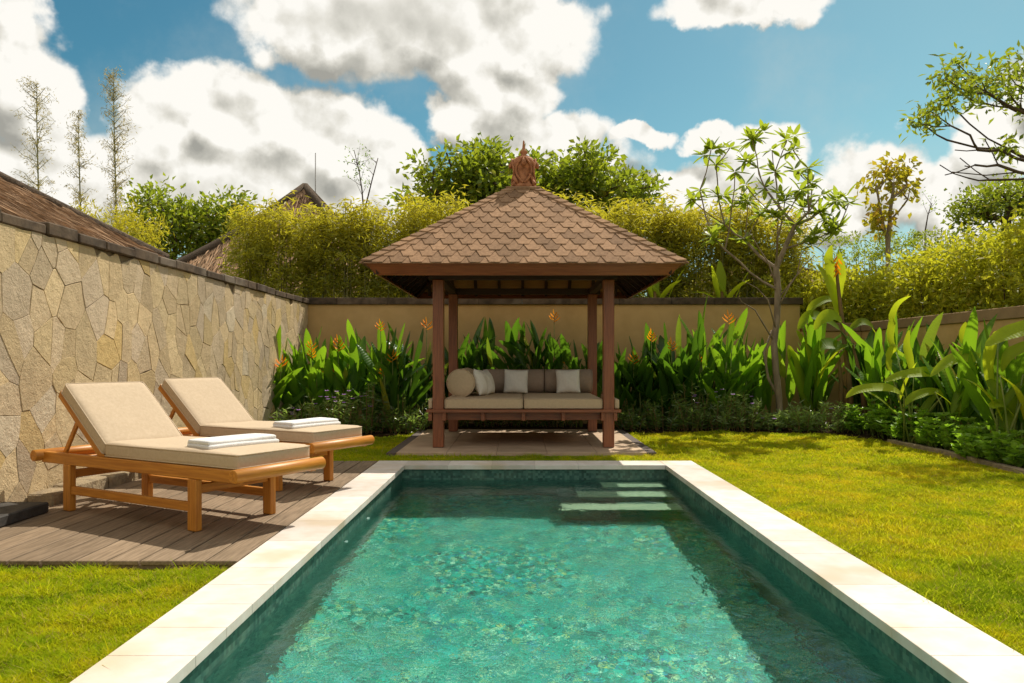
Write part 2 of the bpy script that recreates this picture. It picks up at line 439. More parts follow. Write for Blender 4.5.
def clip(poly, nx, ny, c):
    """keep nx*x+ny*y <= c"""
    out = []
    for i in range(len(poly)):
        a, b = poly[i], poly[(i+1) % len(poly)]
        da, db = nx*a[0]+ny*a[1]-c, nx*b[0]+ny*b[1]-c
        if da <= 0: out.append(a)
        if da*db < 0:
            t = da/(da-db); out.append((a[0]+(b[0]-a[0])*t, a[1]+(b[1]-a[1])*t))
    return out

# ------------------------------------------------------------------ foliage
def unit(a): return a/np.maximum(np.linalg.norm(a, axis=-1, keepdims=True), 1e-9)

class Leaves:
    """small leaves, each a folded rhombus of two triangles"""
    def __init__(self): self.V = []; self.T = []; self.C = []; self.n = 0
    def add(self, P, D, L, W, fold=0.25, g=None, val=None):
        """P base, D direction (n,3), L,W arrays"""
        n = len(P); D = unit(D)
        rnd = unit(rng.normal(size=(n, 3)) + np.array([0, 0, 0.9]))
        S = unit(np.cross(D, rnd)); N = np.cross(S, D)
        L = np.broadcast_to(L, (n,))[:, None]; W = np.broadcast_to(W, (n,))[:, None]
        mid = P + D*L*0.45
        a = P; b = mid + S*W*.5 + N*W*fold; c = P + D*L; d = mid - S*W*.5 + N*W*fold
        V = np.stack([a, b, c, d], 1).reshape(-1, 3)
        i = np.arange(n)*4 + self.n
        self.T.append(np.stack([i, i+1, i+2], 1)); self.T.append(np.stack([i, i+2, i+3], 1))
        v = rng.random(n) if val is None else np.clip(val + rng.normal(0, 0.15, n), 0, 1)
        gg = rng.random(n) if g is None else g
        C = np.stack([v, gg*np.ones(n), rng.random(n)], 1)
        self.V.append(V); self.C.append(np.repeat(C, 4, 0)); self.n += 4*n
        return self
    def build(self, name, mat, parent):
        return mesh_np(name, np.concatenate(self.V), [np.concatenate(self.T)], mat, parent, np.concatenate(self.C))

class Blades:
    """large leaves: arching folded strips with a wavy outline"""
    def __init__(self): self.V = []; self.Q = []; self.C = []; self.n = 0
    def leaf(self, base, az, el, L, W, droop=0.6, roll=0.0, petiole=0.0, nseg=9, fold=0.22, val=None, yel=0.0, twist=0.0, shape=0.42, torn=0.0):
        p = np.array(base, float); h = np.array([math.cos(az), math.sin(az), 0.0])
        pts = []; dirs = []; step = (L)/nseg
        if petiole > 0:
            p = p + (h*math.cos(el) + np.array([0, 0, 1])*math.sin(el))*petiole
        for i in range(nseg+1):
            t = i/nseg
            e = el - droop*t**1.4
            d = h*math.cos(e) + np.array([0, 0, math.sin(e)])
            pts.append(p.copy()); dirs.append(d); p = p + d*step
        side0 = np.array([-math.sin(az), math.cos(az), 0.0])
        if val is None: val = random.random()
        ph = random.random()*6
        V = []; C = []
        for i in range(nseg+1):
            t = i/nseg; d = dirs[i]; nrm = np.cross(d, side0)*-1
            r = roll + twist*t
            s = side0*math.cos(r) + nrm*math.sin(r); nn = np.cross(s, d)
            w = W*0.5*(math.sin(math.pi*min(1, t**(math.log(.5)/math.log(shape)))))**0.62 if 0 < t < 1 else (0.012 if t == 0 else 0.002)
            w1 = w*(1+0.07*math.sin(ph+9*t)); w2 = w*(1+0.07*math.sin(ph*2+11*t))
            if torn and random.random() < torn: w1 *= 0.75
            up = nn*(1 if nn[2] > -0.2 else 1)
            V += [pts[i]+s*w1+up*w1*fold*2*0.5, pts[i]-up*0.004, pts[i]-s*w2+up*w2*fold*2*0.5]
            C += [[val, yel, t*L*.8]]*3
            C[-2] = [min(1, val+0.35), yel, t*L*.8]
        Q = []
        for i in range(nseg):
            b = self.n+3*i
            Q += [[b, b+1, b+4, b+3], [b+1, b+2, b+5, b+4]]
        self.V += V; self.C += C; self.Q += Q; self.n += 3*(nseg+1)
        return self
    def path(self, pts, W, side=(0, .8, .6), val=.9, yel=.3, nseg=14, fold=.12, shape=.45):
        """leaf whose midrib follows the given points"""
        P = np.array([list(p) for p in pts], float); m = len(P)
        tt = np.linspace(0, m-1, nseg+1)
        def cr(t):
            i = min(int(t), m-2); f = t-i
            p0, p1, p2, p3 = P[max(i-1, 0)], P[i], P[i+1], P[min(i+2, m-1)]
            return .5*((2*p1)+(-p0+p2)*f+(2*p0-5*p1+4*p2-p3)*f*f+(-p0+3*p1-3*p2+p3)*f**3)
        C_ = np.array([cr(t) for t in tt]); s0 = unit(np.array(side, float)); V = []; C = []; ph = random.random()*6
        for i in range(nseg+1):
            t = i/nseg; d = unit(C_[min(i+1, nseg)]-C_[max(i-1, 0)]); sd = unit(s0-d*np.dot(s0, d)); n = np.cross(sd, d)
            if n[2] < 0: n = -n
            w = W*.5*(math.sin(math.pi*t**(math.log(.5)/math.log(shape))))**.6 if 0 < t < 1 else .006
            w1, w2 = w*(1+.08*math.sin(ph+10*t)), w*(1+.08*math.sin(2*ph+12*t))
            V += [C_[i]+sd*w1+n*w1*fold*2, C_[i], C_[i]-sd*w2+n*w2*fold*2]
            C += [[val, yel, t*.8], [min(1, val+.3), yel, t*.8], [val, yel, t*.8]]
        for i in range(nseg):
            b = self.n+3*i; self.Q += [[b, b+1, b+4, b+3], [b+1, b+2, b+5, b+4]]
        self.V += V; self.C += C; self.n += 3*(nseg+1); return self
    def build(self, name, mat, parent):
        return mesh_np(name, np.array(self.V), [np.array(self.Q)], mat, parent, np.clip(np.array(self.C), 0, 9), smooth=True)

def grow(tips, trunk, seglen=0.6, bias=0.55):
    """skeleton: trunk polyline + greedy attachment of the tips; returns nodes, parent, radii weight"""
    nodes = [Vector(p) for p in trunk]; par = [-1]+list(range(len(trunk)-1))
    nt = len(nodes); depth = [i*0.0 for i in range(nt)]
    base = nodes[-1]
    tips = sorted([Vector(t) for t in tips], key=lambda t: (t-base).length)
    tipidx = []
    root = nodes[0]
    dist = [0.0]
    for i in range(1, nt): dist.append(dist[-1]+(nodes[i]-nodes[i-1]).length)
    for t in tips:
        best, bi = 1e9, 0
        for i, nd in enumerate(nodes):
            if i < nt*0.45: continue
            c = (t-nd).length + bias*dist[i]
            if nd.z > t.z + 0.15: c += 1.5*(nd.z-t.z)
            if c < best: best, bi = c, i
        a = nodes[bi]; d = t-a; k = max(2, int(d.length/seglen))
        prev = bi
        for j in range(1, k+1):
            f = j/k
            p = a + d*f
            sag = math.sin(math.pi*f)*d.length*0.10
            p = p + Vector((random.uniform(-1, 1)*0.05*d.length*(1-f), random.uniform(-1, 1)*0.05*d.length*(1-f), -sag*0.5))
            nodes.append(p); par.append(prev); dist.append(dist[prev]+(p-nodes[prev]).length); prev = len(nodes)-1
        tipidx.append(prev)
    w = [0.0]*len(nodes)
    for i in tipidx:
        j = i
        while j >= 0: w[j] += 1; j = par[j]
    return nodes, par, w, tipidx

def branches(nodes, par, w, r0, mat, parent, rmin=0.008, pw=0.5, name='trunk', n=6, trunkr=None):
    wm = max(w); V = []; Q = []
    rad = [max(rmin, r0*(x/wm)**pw) for x in w]
    cnt = 0
    for i, p in enumerate(par):
        if p < 0: continue
        a, b = nodes[p], nodes[i]; d = (b-a)
        if d.length < 1e-5: continue
        d.normalize(); s = d.cross(Vector((0.3, 0.2, 1)).normalized())
        if s.length < .05: s = Vector((1, 0, 0))
        s.normalize(); u = d.cross(s)
        ra = min(rad[p], rad[i]*1.35); rb = rad[i]
        for (c, r) in ((a, ra), (b + d*rb*0.3, rb)):
            for k in range(n):
                th = 2*math.pi*k/n
                V.append(c + (s*math.cos(th)+u*math.sin(th))*r)
        for k in range(n):
            Q.append([cnt+k, cnt+(k+1) % n, cnt+n+(k+1) % n, cnt+n+k])
        cnt += 2*n
    return mesh_np(name, np.array([list(v) for v in V]), [np.array(Q)], mat, parent, None, smooth=True)

def ellip_points(c, r, n, shell=0.35):
    d = unit(rng.normal(size=(n, 3))); rad = shell + (1-shell)*rng.random((n, 1))**0.5
    return np.array(c) + d*rad*np.array(r)

def tree(name, base, trunk_pts, lobes, ntips, leafN, leafL, leafW, mat, barkmat, r0, spread, label, cat='tree', group=None, drop=0.0, seglen=0.6, rmin=0.012, bias=.55, g=None):
    """lobes: [(cx,cy,cz,rx,ry,rz)] in world coordinates"""
    o = empty(name, base, 0, label, cat, group); B = Vector(base)
    vol = np.array([l[3]*l[4]*l[5] for l in lobes])**0.7; vol = vol/vol.sum()
    tips = []
    for l, f in zip(lobes, vol):
        k = max(3, int(ntips*f)); tips += [Vector(p)-B for p in ellip_points(l[:3], l[3:], k)]
    nodes, par, w, ti = grow(tips, [Vector(p)-B for p in trunk_pts], seglen, bias)
    branches(nodes, par, w, r0, barkmat, o, rmin)
    L = Leaves(); zmin = min(t.z for t in tips); zmax = max(t.z for t in tips)
    for t in tips:
        n = int(leafN*random.uniform(0.5, 1.5))
        P = np.array(t) + rng.normal(size=(n, 3))*np.array(spread)*random.uniform(.7, 1.2)
        D = unit(P-np.array(t)+1e-4)*0.8 + rng.normal(size=(n, 3))*0.6 + np.array([0, 0, 0.1-drop])
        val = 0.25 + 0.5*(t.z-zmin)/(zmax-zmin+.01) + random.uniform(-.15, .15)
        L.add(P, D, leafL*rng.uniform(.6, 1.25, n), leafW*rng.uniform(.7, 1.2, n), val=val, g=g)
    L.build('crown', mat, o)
    return o

# ================================================================== SETTING
PX0, PX1, PY0, PY1 = -1.344, 1.70, 0.5, 8.76        # inner pool
CX0, CX1, CY0, CY1 = -1.676, 2.049, 0.15, 9.12      # outer coping
WX, BY, RX = -4.1, 14.76, 6.6

def sheet(name, rects, z, mat, kind='structure', parent=None, label=None, cat=None):
    b = MB()
    for (x0, x1, y0, y1) in rects:
        b.poly([(x0, y0, z), (x1, y0, z), (x1, y1, z), (x0, y1, z)])
    o = b.build(name, mat, parent); tag(o, kind=kind)
    return o
G = 900
sheet('ground', [(-G, CX0+.05, -G, G), (CX1-.05, G, -G, G), (CX0+.05, CX1-.05, CY1-.05, G), (CX0+.05, CX1-.05, -G, CY0+.05)], -0.075, M['ground'])
sheet('lawn', [(-4.1, CX0+.04, -3, 13.2), (CX1-.04, 5.5, -3, 13.0), (CX0+.04, CX1-.04, CY1-.04, 13.2)], -0.055, M['turf'])

def bed(name, pts, z, label=None):
    b = MB(); b.prism([(x, y, z-.12) for x, y in pts], [(x, y, z) for x, y in pts])
    o = b.build(name, M['soil']); tag(o, kind='structure'); return o
bed('planting_bed', [(-4.09, 12.3), (-1.85, 12.5), (-1.85, 14.74), (-4.09, 14.74)], -0.02)
bed('planting_bed', [(-1.8, 13.3), (1.95, 13.3), (1.95, 13.0), (4.2, 13.1), (5.3, 12.7), (5.55, 11.5), (5.62, 10.0), (5.45, 8.0), (5.3, 3), (6.58, 3), (6.58, 14.74), (-1.8, 14.74)], -0.02)
# bed kerb on the right
b = MB()
kp = [(5.25, 3.0), (5.42, 8.0), (5.58, 10.0), (5.52, 11.4)]
for a, c in zip(kp[:-1], kp[1:]):
    b.bar((a[0], a[1], -.03), (c[0], c[1], -.03), 0.09, 0.10, 0.008)
o = b.build('bed_kerb', M['roughstone']); tag(o, 'low weathered concrete kerb edging the lawn beside the right planting bed', 'kerb')

# ---------------- pool
pool = empty('swimming_pool', (0, 4.6, 0), 0, 'rectangular plunge pool with pale stone coping and green mosaic lining', 'swimming pool')
def L_(x, y, z): return (x, y-4.6, z)
fl, wt = -1.08, -0.17
b = MB(); b.poly([L_(PX0, PY0, fl), L_(PX1, PY0, fl), L_(PX1, PY1, fl), L_(PX0, PY1, fl)]); b.build('pool_floor', M['tile'], pool)
# side walls as slabs
e = 0.3
for bx_ in ((PX0-e, PX0, PY0-e-4.6, PY1+e-4.6, fl-.1, -0.052), (PX1, PX1+e, PY0-e-4.6, PY1+e-4.6, fl-.1, -0.052),
            (PX0+.001, PX1-.001, PY1-4.6, PY1+e-.01-4.6, fl-.1, -0.053), (PX0+.001, PX1-.001, PY0-e+.01-4.6, PY0-4.6, fl-.1, -0.053)):
    b = MB(); b.box(*bx_); b.build('pool_wall', M['tile_wall_shaded'], pool)
# coping slabs
b = MB(); ov = 0.03; T = 0.05
def cop(x0, x1, y0, y1):
    v = 0.75 + random.uniform(-.2, .2)
    if random.random() < 0.3: v = 0.15 + random.uniform(-.1, .15)
    b.cur = (v, v, v, 1)
    b.box(x0+.0008, x1-.0008, y0-4.6+.0008, y1-4.6-.0008, -T, 0, 0.0022)
ys = np.arange(CY0, CY1-.36, 0.3285)
for s in (0, 1):
    yy = CY0
    while yy < CY1-.37:
        y2 = min(yy+0.3285*random.choice([1, 1, 1, 2]), CY1-.36)
        if CY1-.36-y2 < .12: y2 = CY1-.36
        if s == 0: cop(CX0, PX0+ov, yy, y2)
        else: cop(PX1-ov, CX1, yy, y2)
        yy = y2
for (ya, yb) in ((CY1-.36, CY1),):
    cop(CX0, PX0+ov, ya, yb); cop(PX1-ov, CX1, ya, yb)
    xx = PX0+ov
    while xx < PX1-ov-.02:
        x2 = min(xx+0.497, PX1-ov); cop(xx, x2, PY1-ov, CY1); xx = x2
xx = PX0+ov
while xx < PX1-ov-.02:
    x2 = min(xx+0.497, PX1-ov); cop(xx, x2, CY0, PY0+ov); xx = x2
b.build('coping', M['coping'], pool)
# steps in the far right corner
for k, (x0, y0, zt) in enumerate([(0.92, 8.38, -0.27), (0.62, 7.98, -0.44), (0.42, 7.50, -0.62)]):
    b = MB(); b.box(x0, PX1-.002*(k+1), y0-4.6, PY1-4.6-.002*(k+1), fl+.002, zt-.03)
    st = b.build('step', M['tile_wall_shaded'], pool)
    b = MB(); b.box(x0-.004, PX1-.09, y0-4.6-.006, y0+.30-4.6, zt-.029, zt, .004)
    b.build('tread', M['tread'], st)
b = MB(); b.lathe([(0.045, 0), (0.045, .012), (0.03, .02), (0.012, .022)], 16)
o = b.build('inlet', M['white_plastic'], pool); o.rotation_euler = (0, R(90), 0); o.location = (PX0, 6.75-4.6, -0.31)
b = MB(); b.lathe([(0.03, 0), (0.03, .012), (0.012, .02)], 14)
o = b.build('inlet', M['white_plastic'], pool); o.rotation_euler = (0, R(90), 0); o.location = (PX0, 5.9-4.6, -0.30)
o = sheet('pool_water', [(PX0, PX1, PY0, PY1)], wt, M['water'])

# ---------------- grass blades (stuff)
def inside_poly(x, y, poly):
    c = np.zeros(len(x), bool); n = len(poly); j = n-1
    for i in range(n):
        xi, yi = poly[i]; xj, yj = poly[j]
        k = ((yi > y) != (yj > y)) & (x < (xj-xi)*(y-yi)/(yj-yi+1e-12)+xi)
        c ^= k; j = i
    return c
def blades():
    regs = [(-4.05, CX0-.005, 2.0, 4.52, 250000, 3.4), (CX1+.005, 5.35, 1.9, 6.0, 330000, 4.2), (CX1+.005, 5.5, 6.0, 9.1, 150000, 7.5),
            (-4.05, 5.5, CY1+.01, 13.3, 190000, 11.0)]
    P = []; D_ = []
    for x0, x1, y0, y1, n, d in regs:
        if y0 < 6:   # density ~ 1/y^2
            u = rng.random(n); y = 1/(1/y0 - u*(1/y0-1/y1))
        else: y = rng.uniform(y0, y1, n)
        x = rng.uniform(x0, x1, n)
        k = np.abs((x)*F_PX/y + 7.5) < 560
        k &= ~((x > -1.72) & (x < 1.82) & (y > 9.86) & (y < 13.4))
        k &= ~((x < -1.85) & (y > 12.25 + 0.12*np.sin(x*3)))
        k &= ~((x > 1.8) & (y > 12.95+0.12*np.sin(x*2.3)))
        edge = np.interp(y, [3, 8, 10, 11.4, 12.7, 13.2], [5.2, 5.36, 5.52, 5.46, 5.2, 4.4])
        k &= x < edge
        P.append(np.stack([x[k], y[k]], 1))
    P = np.concatenate(P); n = len(P)
    dist = P[:, 1]
    # clumps
    cl = np.sin(P[:, 0]*7.1+np.sin(P[:, 1]*5.3)*2)*np.sin(P[:, 1]*6.3+np.sin(P[:, 0]*4.7)*2)
    cl2 = np.sin(P[:, 0]*23+np.sin(P[:, 1]*17)*2)*np.sin(P[:, 1]*21+np.sin(P[:, 0]*15)*2)
    H = (0.026 + 0.010*cl + 0.007*cl2)*rng.uniform(.6, 1.4, n)
    wd = np.sin(P[:, 0]*2.9+1.3*np.sin(P[:, 1]*2.1))*np.sin(P[:, 1]*3.3+np.sin(P[:, 0]*3.7)); H *= 1+.45*np.clip(wd-.45, 0, 1)*2
    tall = rng.random(n) < 0.012; H[tall] *= 2.0
    W = 0.0028 + 0.00065*dist*rng.uniform(.7, 1.3, n)
    th = rng.uniform(0, 2*np.pi, n); lean = rng.uniform(0.5, 1.9, n)
    az = np.stack([np.cos(th), np.sin(th), np.zeros(n)], 1)
    sd = np.stack([-np.sin(th+rng.normal(0, .6, n)), np.cos(th), np.zeros(n)], 1)
    base = np.concatenate([P, np.full((n, 1), -0.057)], 1)
    tip = base + az*(H*lean)[:, None]; tip[:, 2] += H+0.012
    mid = base + az*(H*lean*.35)[:, None]; mid[:, 2] += (H+.012)*.6
    w = W[:, None]*.5
    V = np.stack([base-sd*w, base+sd*w, mid+sd*w*.85, mid-sd*w*.85, tip], 1).reshape(-1, 3)
    i = np.arange(n)*5
    Q = np.stack([i, i+1, i+2, i+3], 1); T = np.stack([i+3, i+2, i+4], 1)
    C = np.stack([rng.random(n)*.7-0.3*cl+0.15+np.clip(wd-.45, 0, 1)*1.2, rng.random(n), rng.random(n)], 1).clip(0, 1)
    o = mesh_np('grass', V, [Q, T], M['grass'], None, np.repeat(C, 5, 0))
    tag(o, 'short yellow green lawn grass around the pool', 'grass', kind='stuff')
blades()

# ---------------- deck
deck = empty('wooden_deck', (-2.9, 6.8, 0), 0, 'weathered brown timber deck under the two loungers', 'deck')
b = MB(); x = CX0-.006; bw = 0.197
while x > -4.09:
    x0 = max(x-bw, -4.09); v = random.random(); b.cur = (v, v, v, 1)
    b.box(x0+.007+2.9, x-.007+2.9, 4.57-6.8, 9.10-6.8, -0.028, 0.0, 0.004)
    x -= bw
b.build('deck_board', M['decking'], deck)
b = MB(); b.cur = (.35, .35, .35, 1); b.box(-4.09+2.9, CX0-.01+2.9, 4.585-6.8, 4.61-6.8, -.10, -.03)
b.build('fascia_board', M['decking'], deck)
b = MB(); b.box(-4.09+2.9, CX0-.02+2.9, 4.63-6.8, 9.08-6.8, -.10, -.05); b.build('substructure', M['soil'], deck)

# ---------------- gazebo paving
pv = empty('paved_pad', (0.03, 11.5, 0), 0, 'sandstone paved pad with dark pebble borders under the gazebo', 'paving')
b = MB(); nx, ny = 5, 5; X0, X1, Y0, Y1 = -1.60, 1.66, 9.93, 13.25
for i in range(nx):
    for j in range(ny):
        v = random.random(); b.cur = (v, v, v, 1)
        b.box(X0+(X1-X0)*i/nx+.002-.03, X0+(X1-X0)*(i+1)/nx-.002-.03, Y0+(Y1-Y0)*j/ny+.002-11.5, Y0+(Y1-Y0)*(j+1)/ny-.002-11.5, -.05, 0.0, .003)
b.build('slab', M['paving'], pv)
b = MB(); b.box(X0-.13-.03, X0-.032, Y0-11.5+.01, Y1-11.5, -.055, -.008); b.build('border', M['border'], pv)
b = MB(); b.box(X1-.028, X1+.13-.03, Y0-11.5+.01, Y1-11.5, -.055, -.008); b.build('border', M['border'], pv)

# ---------------- stone wall left
def stone_wall():
    root = empty('stone_wall', (WX, 6.4, 0), 0, 'tall boundary wall clad in tan crazy paved stone at left', 'wall')
    y0, y1, z0, z1 = -2.0, BY-.01, -0.06, 2.275
    sx, sz = 0.205, 0.285
    pts = []
    nyc = int((y1-y0)/sx); nzc = int((z1-z0)/sz)+1
    for i in range(-1, nyc+2):
        for j in range(-1, nzc+2):
            pts.append((y0+(i+.5+random.uniform(-.5, .5))*sx, z0+(j+.5+(0.5 if i % 2 else 0)+random.uniform(-.5, .5))*sz))
    # merge some for larger stones
    pts = [p for p in pts if random.random() > 0.24 and math.hypot((p[0]-6.45)/.27, (p[1]-1.10)/.30) > 1]
    pts.append((6.45, 1.10))
    # cluster of flakes around one place
    arr = np.array(pts); b = MB()
    def panel(face_off):
        pass
    for (cy, cz) in pts:
        if not (y0-.1 < cy < y1+.1 and z0-.1 < cz < z1+.1): continue
        d = ((arr[:, 0]-cy)/sx)**2 + ((arr[:, 1]-cz)/sz)**2
        nb = arr[np.argsort(d)[1:14]]
        poly = [(cy-.6, cz-.7), (cy+.6, cz-.7), (cy+.6, cz+.7), (cy-.6, cz+.7)]
        gap = 0.0010 if random.random() < .7 else 0.0045
        for (qy, qz) in nb:
            ny_, nz_ = (qy-cy)/sx**2, (qz-cz)/sz**2
            ln = math.hypot(ny_, nz_); ny_ /= ln; nz_ /= ln
            my, mz = (cy+qy)/2, (cz+qz)/2
            poly = clip(poly, ny_, nz_, ny_*my+nz_*mz-gap)
            if len(poly) < 3: break
        if len(poly) < 3: continue
        poly = clip(poly, 0, 1, z1); poly = clip(poly, 0, -1, -z0); poly = clip(poly, 1, 0, y1); poly = clip(poly, -1, 0, -y0)
        if len(poly) < 3: continue
        # roughen outline
        P2 = []
        for k in range(len(poly)):
            a, c = poly[k], poly[(k+1) % len(poly)]
            P2.append(a); ll = math.hypot(c[0]-a[0], c[1]-a[1])
            if ll > .12:
                P2.append(((a[0]+c[0])/2+random.uniform(-.008, .008), (a[1]+c[1])/2+random.uniform(-.008, .008)))
        cyy = sum(p[0] for p in P2)/len(P2); czz = sum(p[1] for p in P2)/len(P2)
        h = random.uniform(0.021, 0.026); ta, tb = random.uniform(-.008, .008), random.uniform(-.008, .008)
        b.cur = (random.random()**1.15*.93 if random.random() < .97 else 1.0, random.random(), random.random(), 1)
        sh = 1-.0035/max(.08, math.sqrt(sx*sz))
        def pt(p, s, x): return (x, cyy+(p[0]-cyy)*s-6.4, czz+(p[1]-czz)*s)
        lo = [pt(p, 1.0, -.02) for p in P2]; mid_ = [pt(p, 1.0, h-.003) for p in P2]
        hi = [pt(p, sh, h+.001+ta*(p[0]-cyy)+tb*(p[1]-czz)) for p in P2]
        A = [b.bm.verts.new(v) for v in lo]; Bv = [b.bm.verts.new(v) for v in mid_]; Cv = [b.bm.verts.new(v) for v in hi]
        b._new(A+Bv+Cv); n = len(A)
        for k in range(n):
            b.bm.faces.new((A[k], A[(k+1) % n], Bv[(k+1) % n], Bv[k]))
            b.bm.faces.new((Bv[k], Bv[(k+1) % n], Cv[(k+1) % n], Cv[k]))
        b.bm.faces.new(Cv)
    b.build('cladding', M['stone'], root)
    b = MB(); b.box(-.22, .006, y0-6.4, y1-6.4, z0, z1-.002); b.build('core', M['mortar'], root)
    b = MB(); y = y0
    while y < y1-.02:
        y2 = min(y+random.uniform(.35, .6), y1); v = random.random(); b.cur = (v, v, v, 1)
        dz = random.uniform(-.016, .012); dx = random.uniform(-.018, .014)
        b.box(-.27, .055+dx, y+.002-6.4, y2-.002-6.4, z1, z1+.105+dz, .012)
        y = y2
    b.build('wall_cap', M['wall_cap'], root)
stone_wall()
b = MB(); y = 6.3
while y < 9.0:
    y2 = y+random.uniform(.3, .6); b.box(WX+.035, WX+.24+random.uniform(-.02, .02), y+.004, y2, -.03, .10+random.uniform(-.015, .02), .014); y = y2
o = b.build('stone_kerb', M['roughstone']); tag(o, 'rough low stone kerb along the foot of the clad wall behind the loungers', 'kerb')
b = MB(); b.box(WX+.035, -3.70, 5.35, 6.02, 0.002, .085, .01)
o = b.build('stone_block', M['darkstone']); tag(o, 'dark flat stone block on the deck at the foot of the wall', 'stone block')

# ---------------- back wall
bw_ = empty('rear_wall', (0.65, BY, 0), 0, 'tan rendered garden wall with dark cap behind the gazebo', 'wall')
XE = 5.41
b = MB(); b.box(WX-.2-.65, XE-.65, .002, .25, -.1, 2.27); b.build('wall_face', M['render_wall'], bw_)
b = MB(); x = WX-.25
while x < XE:
    x2 = min(x+random.uniform(.8, 1.1), XE+.05); v = random.random(); b.cur = (v, v, v, 1)
    b.box(x+.001-.65, x2-.001-.65, -.05, .30, 2.272, 2.40, .008); x = x2
b.build('wall_cap', M['wall_cap'], bw_)
sw = empty('side_wall', (RX, 9, 0), 0, 'lower brown rendered wall with broad rendered cap at right', 'wall')
for q in ((0.002, .25, -8, BY-9+.2, -.1, 1.75), (XE-RX+.002, 0.0, BY-9+.001, BY-9+.2, -.1, 1.749)):
    b = MB(); b.box(*q); b.build('wall_face', M['render_wall'], sw)
for q in ((-.03, .30, -8, BY-9+.26, 1.752, 1.915, .01), (XE-RX+.054, -.032, BY-9-.03, BY-9+.26, 1.753, 1.914, .01)):
    b = MB(); b.box(*q); b.build('wall_cap', M['cap_brown'], sw)

# ================================================================== GAZEBO
GX, GY = 0.055, 11.70
def gazebo():
    g = empty('gazebo', (GX, GY, 0), 0, 'square timber gazebo with brown hexagonal shingle roof', 'gazebo')
    hp = 1.168; w = .148
    for sx in (-1, 1):
        for sy in (-1, 1):
            b = MB(); b.box(sx*hp-w/2, sx*hp+w/2, sy*hp-w/2, sy*hp+w/2, .005, 2.30, .006)
            b.build('post', M['merbau_z'], g)
    # ring beams
    for s in (-1, 1):
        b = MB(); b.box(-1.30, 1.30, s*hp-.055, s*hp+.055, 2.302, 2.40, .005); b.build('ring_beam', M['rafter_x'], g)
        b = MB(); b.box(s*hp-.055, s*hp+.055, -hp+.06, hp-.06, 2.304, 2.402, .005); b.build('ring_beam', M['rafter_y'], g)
    # roof geometry: eave half 2.02 @2.44 ; apex half .22 @ 3.77
    EH, EZ, AH, AZ = 2.035, 2.435, 0.20, 3.775
    slope = (AZ-EZ)/(EH-AH); ca = 1/math.hypot(1, slope); sa = slope*ca
    Ls = math.hypot(EH-AH, AZ-EZ)
    # under-boards (ceiling)
    b = MB()
    for k in range(4):
        rt = Matrix.Rotation(k*math.pi/2, 4, 'Z')
        q = [(-EH+.05, -EH+.05, EZ-.035), (EH-.05, -EH+.05, EZ-.035), (AH, -AH, AZ-.035), (-AH, -AH, AZ-.035)]
        b.poly([rt @ Vector(p) for p in q])
    b.build('ceiling', M['ceiling'], g)
    # rafters
    b = MB()
    for k in range(4):
        rt = Matrix.Rotation(k*math.pi/2, 4, 'Z')
        for xr in np.linspace(-1.65, 1.65, 9):
            top = max(abs(xr)+.02, AH)
            p = rt @ Vector((xr, -EH+.10, EZ-.08)); q = rt @ Vector((xr*.999, -top, EZ-.08+(EH-top)*slope))
            if (q-p).length > .15: b.bar(p, q, .05, .085)
        p = rt @ Vector((-EH+.12, -EH+.12, EZ-.085)); q = rt @ Vector((-.1, -.1, EZ-.085+(EH-.1)*slope))
        b.bar(p, q, .08, .12)
        for tt in (.3, .55):
            hh = EH*(1-tt); zz = EZ-.12+(EH-hh)*slope
            b.bar(rt @ Vector((-hh, -hh, zz)), rt @ Vector((hh, -hh, zz)), .05, .07)
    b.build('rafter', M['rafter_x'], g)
    # fascia: slanted boards
    b = MB(); bo, to = 1.885, 2.005; zb, zt = 2.288, 2.425; th = .03
    for k in range(4):
        rt = Matrix.Rotation(k*math.pi/2, 4, 'Z')
        o1 = [(-bo, -bo, zb), (bo, -bo, zb), (to, -to, zt), (-to, -to, zt)]
        i1 = [(-bo+th, -bo+th, zb), (bo-th, -bo+th, zb), (to-th, -to+th, zt), (-to+th, -to+th, zt)]
        O = [rt @ Vector(p) for p in o1]; I = [rt @ Vector(p) for p in i1]
        b.poly(O); b.poly(I[::-1]); b.poly([O[0], I[0], I[1], O[1]]); b.poly([O[3], O[2], I[2], I[3]])
    b.build('fascia', M['merbau_x'], g)
    # shingles
    b = MB(); rows = 14; ry = Ls/rows; pw = 0.246
    for k in range(4):
        rt = Matrix.Rotation(k*math.pi/2, 4, 'Z')
        def P(u, v, h):     # u along the eave, v up the slope, h normal
            y = -EH + v*ca; z = EZ + v*sa
            return rt @ Vector((u, y - h*sa, z + h*ca))
        for r in range(-1, rows):
            vb = r*ry - .02
            off = 0 if r % 2 else pw/2
            nn = int(EH*2/pw)+3
            for i in range(-nn//2, nn//2+1):
                c = i*pw+off
                a = pw*.5-.0025; lw = pw*.27
                # visible lower half hexagon + hidden upper part
                hx = [(c-lw, vb), (c+lw, vb), (c+a, vb+ry*.98), (c+a, vb+ry*2.05), (c-a, vb+ry*2.05), (c-a, vb+ry*.98)]
                if r == -1: hx = [(c-a, -.03), (c+a, -.03), (c+a, ry*1.0), (c-a, ry*1.0)]
                # clip to the face
                m = EH+.025
                # |u| <= EH - v*ca
                hx = clip(hx, 1, ca, m); hx = clip(hx, -1, ca, m); hx = clip(hx, 0, 1, Ls); hx = clip(hx, 0, -1, .035)
                if len(hx) < 3: continue
                v0 = random.random()*.8+.1; b.cur = (v0, v0, v0, 1)
                tilt = lambda v: .019 - (v-vb)/(ry*2.05)*.017
                if r == -1: tilt = lambda v: .008
                jb = random.uniform(-.0015, .002)
                b.prism([P(u, v, tilt(v)-.007) for u, v in hx], [P(u, v, tilt(v)+jb) for u, v in hx])
